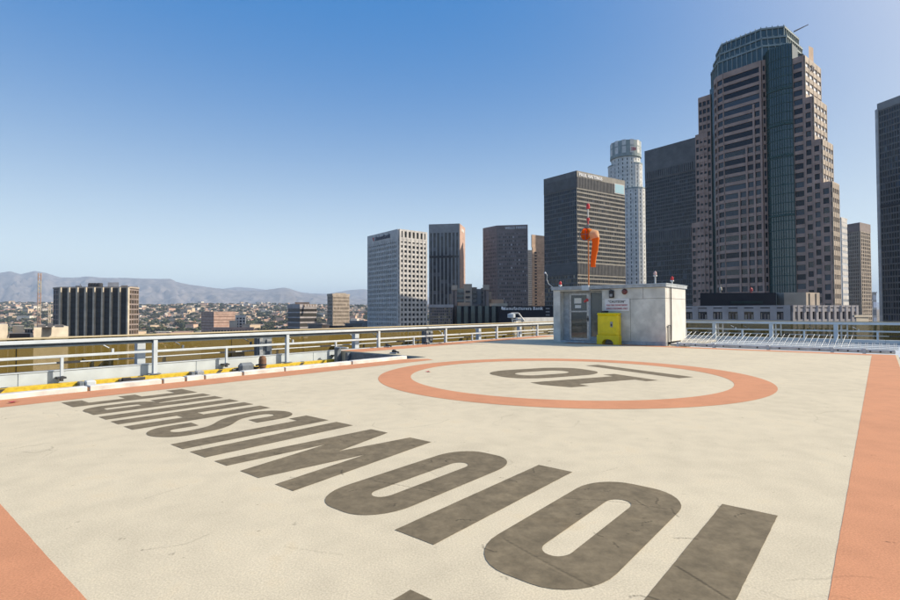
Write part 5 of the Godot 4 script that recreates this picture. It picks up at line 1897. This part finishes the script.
	# slim ribbed tower and pale slivers
	T = simple_box("slim_tower", "slim tan tower with vertical ribs in the gap beside the dark tower", [846.0, 462], [859.5, 450], [869.5, 462], 222.4, M.dark_grey, {"cols": 8, "rows": 44, "pier": 0.65, "span": 0.9, "deep": 0.4, "tones": [Color(0.06, 0.055, 0.05)]}, {"cols": 6, "rows": 44, "pier": 1.1, "span": 0.8, "deep": 0.4, "tones": [Color(0.16, 0.13, 0.10)]}, M.stone_beige, M.stone_brown, 7.5)
	finish(T)
	T = simple_box("slim_tower", "white blank tower edge beside the slim tan tower", [840.0, 425], [841.0, 420], [846.6, 428], 217.0, M.stone_white, {}, {"cols": 1, "rows": 30, "span": 3.0, "deep": 0.2, "tones": [Color(0.4, 0.4, 0.4)]}, M.stone_white)
	finish(T)
	T = simple_box("slim_tower", "pale grey narrow building beyond the slim tan tower", [869.0, 505], [869.5, 500], [876, 500], 292.0, M.stone_white, {}, {"cols": 2, "rows": 12, "span": 2.0, "deep": 0.2, "tones": [Color(0.3, 0.3, 0.32)]}, M.stone_white)
	finish(T)
	# small pink stair head
	T = simple_box("peach_hut", "small peach hut showing above the far guard rail", [855.6, 81], [856, 80], [868.2, 81.6], 315.2, M.stone_cream, {}, {}, M.stone_cream, M.stone_cream, 0.3)
	finish(T)

# ------------------------------------------------------------------ houses and trees on the far slopes
func hillside() -> void:
	var r := RandomNumberGenerator.new()
	r.seed = 5
	var kinds := []
	var walls := [[0.66, 0.55, 0.42], [0.60, 0.45, 0.34], [0.66, 0.60, 0.52], [0.54, 0.38, 0.28], [0.64, 0.53, 0.39], [0.56, 0.44, 0.31], [0.58, 0.40, 0.30]]
	var roofs := [[0.40, 0.22, 0.15], [0.36, 0.29, 0.23], [0.58, 0.53, 0.46], [0.46, 0.27, 0.19], [0.28, 0.25, 0.23], [0.33, 0.28, 0.23], [0.40, 0.27, 0.21]]
	for i in 7:
		var b := MB.new()
		var w := Color(walls[i][0], walls[i][1], walls[i][2])
		var k := Color(roofs[i][0], roofs[i][1], roofs[i][2])
		var flat_top: bool = i in [2, 5, 6]
		var h := 0.8 if flat_top else 0.55
		b.box(Vector3(-0.5, -0.6, -0.35), Vector3(0.5, h, 0.35), w)
		if flat_top:
			b.box(Vector3(-0.52, h, -0.37), Vector3(0.52, h + 0.06, 0.37), k)
		else:
			var a := [Vector3(-0.58, h, -0.42), Vector3(0.58, h, -0.42), Vector3(0.58, h, 0.42), Vector3(-0.58, h, 0.42), Vector3(-0.4, h + 0.3, 0), Vector3(0.4, h + 0.3, 0)]
			b.quad(a[3], a[2], a[5], a[4], k)
			b.quad(a[1], a[0], a[4], a[5], k)
			b.tri(a[2], a[1], a[5], k)
			b.tri(a[0], a[3], a[4], k)
		for x in [-0.3, 0.0, 0.28]:
			b.box(Vector3(x - 0.07, 0.12, 0.34), Vector3(x + 0.07, 0.36, 0.36), Color(0.05, 0.05, 0.06))
			b.box(Vector3(x - 0.07, 0.12, -0.36), Vector3(x + 0.07, 0.36, -0.34), Color(0.05, 0.05, 0.06))
		kinds.append(b.mesh())
	var places := []
	for i in 7500:
		var px := r.randf_range(-40.0, 500.0)
		var depth := 1050.0 * pow(5.2, pow(r.randf(), 0.8))
		var side := (px - 450.0) / FOC * depth
		# streets leave gaps
		if hill_noise.get_noise_2d(side * 3.0 + 900.0, depth * 3.0) < -0.16: continue
		var y := hill_height(side, depth)
		var size := r.randf_range(11.0, 20.0)
		if r.randf() < 0.07: size = r.randf_range(24.0, 42.0)
		places.append([size / depth, px, depth, side, y, size, r.randf() * TAU, [2, 5, 6, 5][r.randi() % 4] if size > 24.0 else r.randi() % 7])
	places.sort_custom(func(p, q): return p[0] > q[0])
	var rest := []
	for i in places.size():
		var p: Array = places[i]
		var basis := Basis(Vector3.UP, p[6]).scaled_local(Vector3(p[5] * r.randf_range(0.9, 1.3), p[5] * r.randf_range(0.5, 0.75), p[5]))
		var tr := Transform3D(basis, v3(lat(p[3], p[2]), p[4]))
		if i < 280:
			var o := MeshInstance3D.new()
			o.name = numbered("hillside_house")
			o.mesh = kinds[p[7]]
			o.material_override = M.plain_tones
			add_child(o)
			o.transform = tr
			tag(o, "small pale house among trees on the far hillside", "house", "houses scattered over the far hillside")
		else:
			rest.append([tr, p[7]])
	for k in 7:
		var list := rest.filter(func(e): return e[1] == k)
		var mm := MultiMesh.new()
		mm.transform_format = MultiMesh.TRANSFORM_3D
		mm.mesh = kinds[k]
		mm.instance_count = list.size()
		for i in list.size(): mm.set_instance_transform(i, list[i][0])
		var o := MultiMeshInstance3D.new()
		o.name = numbered("distant_houses")
		o.multimesh = mm
		o.material_override = M.plain_tones
		add_child(o)
		o.set_meta("kind", "stuff")
		tag(o, ["distant cream houses with red roofs covering the hills", "distant tan houses with brown roofs covering the hills", "distant pale flat roofed blocks covering the hills", "distant brick toned houses covering the hills", "distant sand coloured houses with dark roofs covering the hills", "distant tan flat roofed blocks covering the hills", "distant rosy flat roofed blocks covering the hills"][k], "houses")
	# tree clumps: small leaf faces round a short trunk
	var tb := MB.new()
	var tree_kinds := []
	for k in 3:
		tb = MB.new()
		tb.tube(Vector3(0, -0.4, 0), Vector3(0, 0.6, 0), 0.06, 0.03, 5, false, Color(0.08, 0.06, 0.04))
		for i in 130:
			var c := Vector3(r.randfn(), r.randfn() * 0.8, r.randfn())
			c = c.normalized() * pow(r.randf(), 0.4) * 0.5
			c = c * Vector3(1.0, 0.9, 1.0) + Vector3(0, 0.62, 0) + Vector3(sin(i % 4 * 1.7), 0, cos(i % 4 * 1.7)) * 0.18
			var e := Vector3(r.randfn(), r.randfn(), r.randfn()).normalized() * 0.16
			var g := e.cross(Vector3(r.randfn(), r.randfn(), r.randfn())).normalized() * 0.16
			var s := r.randf_range(0.6, 1.3)
			tb.quad(c - e - g, c + e - g, c + e + g, c - e + g, Color([0.075, 0.105, 0.085][k] * s, [0.088, 0.098, 0.100][k] * s, [0.045, 0.052, 0.050][k] * s))
		tree_kinds.append(tb.mesh())
	for k in 3:
		var mm := MultiMesh.new()
		mm.transform_format = MultiMesh.TRANSFORM_3D
		mm.mesh = tree_kinds[k]
		mm.instance_count = 1600
		for i in 1600:
			var px := r.randf_range(-60.0, 520.0)
			var depth := 1000.0 * pow(5.6, pow(r.randf(), 0.8))
			var side := (px - 450.0) / FOC * depth
			var size := r.randf_range(8.0, 20.0)
			mm.set_instance_transform(i, Transform3D(Basis(Vector3.UP, r.randf() * TAU).scaled_local(Vector3.ONE * size * Vector3(1.2, 0.8, 1.2)), v3(lat(side, depth), hill_height(side, depth))))
		var o := MultiMeshInstance3D.new()
		o.name = numbered("distant_trees")
		o.multimesh = mm
		o.material_override = M.plain_tones
		add_child(o)
		o.set_meta("kind", "stuff")
		tag(o, ["dark green trees between the houses on the far hills", "olive brown trees between the houses on the far hills", "mid green trees between the houses on the far hills"][k], "trees")

# ------------------------------------------------------------------ small things on the roof
func roof_details() -> void:
	# perimeter light by the hazard beam
	var p := Vector3(-16.75, -0.6, -9.8)
	var s := thing("perimeter_light", "brown bullet shaped perimeter light standing by the hazard beam", "light", p)
	var b := MB.new()
	b.lathe(p, [[0.0, 0.0], [0.16, 0.0], [0.16, 0.08], [0.10, 0.10], [0.10, 0.22], [0.13, 0.24], [0.13, 0.52], [0.09, 0.62], [0.0, 0.64]], 16)
	part(b, "body", M.rust, s)
	b = MB.new()
	b.lathe(p, [[0.131, 0.30], [0.138, 0.31], [0.138, 0.34], [0.131, 0.35]], 16)
	part(b, "band", M.black_metal, s)
	s = thing("junction_box", "rounded blue grey junction box beside the perimeter light", "box", Vector3(-16.9, -0.6, -9.3))
	b = MB.new()
	b.bbox(Vector3(-17.04, -0.6, -9.55), Vector3(-16.8, -0.18, -9.0), 0.09)
	part(b, "body", M.steel_blue, s)
	b = MB.new()
	b.path([Vector3(-16.85, -0.3, -9.6), Vector3(-16.8, -0.26, -9.75), Vector3(-16.75, -0.4, -9.8)], 0.03)
	part(b, "conduit", M.dark_steel, s)
	for a in [[-4.6, "rail_paint", "small white box clamped to the hazard beam"], [-7.6, "galvanised", "small galvanised box clamped to the hazard beam"]]:
		s = thing("clamp_box", a[2], "box", Vector3(-16.95, -0.5, a[0]))
		b = MB.new()
		b.bbox(Vector3(-17.05, -0.6, a[0] - 0.2), Vector3(-16.82, -0.32, a[0] + 0.05), 0.03)
		part(b, "body", M[a[1]], s)
		b = MB.new()
		b.bbox(Vector3(-17.05, -0.58, a[0] + 0.06), Vector3(-16.86, -0.33, a[0] + 0.2), 0.02)
		part(b, "clamp", M.steel_blue, s)
	for a in [[-5.6, 0.5], [-9.1, 0.7], [-2.3, 0.25]]:
		s = thing("hose_clip", "dark clip and pipe lying along the hazard beam", "pipe", Vector3(-17.0, -0.5, a[0]), "dark pipes along the hazard beam")
		b = MB.new()
		b.tube(Vector3(-17.0, -0.40, a[0] - a[1]), Vector3(-17.0, -0.40, a[0] + a[1] * 0.4), 0.04, -1, 8)
		part(b, "pipe", M.dark_steel, s)
		b = MB.new()
		b.bbox(Vector3(-17.05, -0.5, a[0] - 0.12), Vector3(-16.93, -0.34, a[0] + 0.12), 0.02)
		part(b, "clip", M.black_metal, s)
	# gate frame and a shade-coloured panel at the end of the sunken walkway
	s = thing("gate_frame", "blue grey steel gate frame with an added shade coloured panel at the end of the sunken walkway", "gate", Vector3(-16.4, -0.6, -13.2))
	b = MB.new()
	b.bbox(Vector3(-16.95, -0.6, -13.26), Vector3(-16.75, 0.12, -13.06), 0.01)
	b.bbox(Vector3(-16.3, -0.6, -13.26), Vector3(-16.16, -0.05, -13.10), 0.01)
	part(b, "post", M.steel_blue, s)
	b = MB.new()
	b.bbox(Vector3(-16.95, 0.12, -13.2), Vector3(-16.2, 0.17, -13.1), 0.01)
	part(b, "bar", M.rail_paint, s)
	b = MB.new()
	b.bbox(Vector3(-16.14, -0.6, -13.29), Vector3(-12.4, -0.03, -13.24), 0.008)  # added dark panel: shade of the deck end wall as colour
	part(b, "shade_sheet", M.steel_blue, s)
	for a in [[-14.0, -13.6], [-16.8, -15.9], [-16.8, -18.4]]:
		s = thing("deck_light", "low dark deck light fitting at the deck edge near the rail", "light", Vector3(a[0], 0, a[1]), "deck edge lights near the rail")
		b = MB.new()
		b.bbox(Vector3(a[0] - 0.18, 0.0, a[1] - 0.12), Vector3(a[0] + 0.18, 0.05, a[1] + 0.12), 0.015)
		part(b, "base", M.galvanised, s)
		b = MB.new()
		b.lathe(Vector3(a[0] - 0.05, 0.05, a[1]), [[0.09, 0], [0.09, 0.06], [0.05, 0.10], [0.0, 0.10]], 12)
		b.tube(Vector3(a[0] + 0.02, 0.07, a[1]), Vector3(a[0] + 0.2, 0.06, a[1]), 0.03, -1, 8)
		part(b, "lamp", M.black_metal, s)
	# window washing rig beyond the far corner, with a white wall
	s = thing("facade_cradle", "white slanted frame of a window washing rig by the far corner", "cradle", Vector3(-21.5, -2.5, -36.6))
	var e := func(px: float, py: float, dz := 0.0) -> Vector3: return pt(px, py, 42.5 + dz)
	b = MB.new()
	for q in [[[511.2, 313.4], [518.5, 313.2]], [[511.4, 313.4], [512.6, 322.5]], [[518.5, 313.2], [524.2, 321.0]], [[512.4, 319.4], [523, 319.8]]]:
		b.tube(e.call(q[0][0], q[0][1]), e.call(q[1][0], q[1][1]), 0.06, -1, 8)
		b.tube(e.call(q[0][0], q[0][1], 0.5), e.call(q[1][0], q[1][1], 0.5), 0.05, -1, 8)
	part(b, "frame", M.white_paint, s)
	b = MB.new()
	b.lathe(e.call(511.4, 318.2), [[0.1, 0], [0.32, 0.05], [0.32, 0.35], [0.1, 0.4]], 12)
	part(b, "winch", M.rail_paint, s)
	b = MB.new()
	var c0: Vector3 = e.call(512.6, 323)
	var c1: Vector3 = e.call(523, 321.0, 0.9)
	b.box(Vector3(minf(c0.x, c1.x), c0.y - 2.4, minf(c0.z, c1.z)), Vector3(maxf(c0.x, c1.x), c1.y, maxf(c0.z, c1.z)))
	part(b, "body", M.white_paint, s)
	var T := simple_box("stair_house", "white walled stair house beyond the far rail beside the hut", [523.5, 43.8], [524, 43.2], [553.5, 44.5], 317.6, M.concrete_light, {}, {}, M.white_paint, M.white_paint, 0.45)
	b = MB.new()
	slab_on(T, b, p2(548, 330, 44.25), p2(549.6, 330, 44.3), ly(334, 44.2), ly(330, 44.2), 0.05)
	part(b, "vent", M.dark_steel, T.root)
	finish(T)
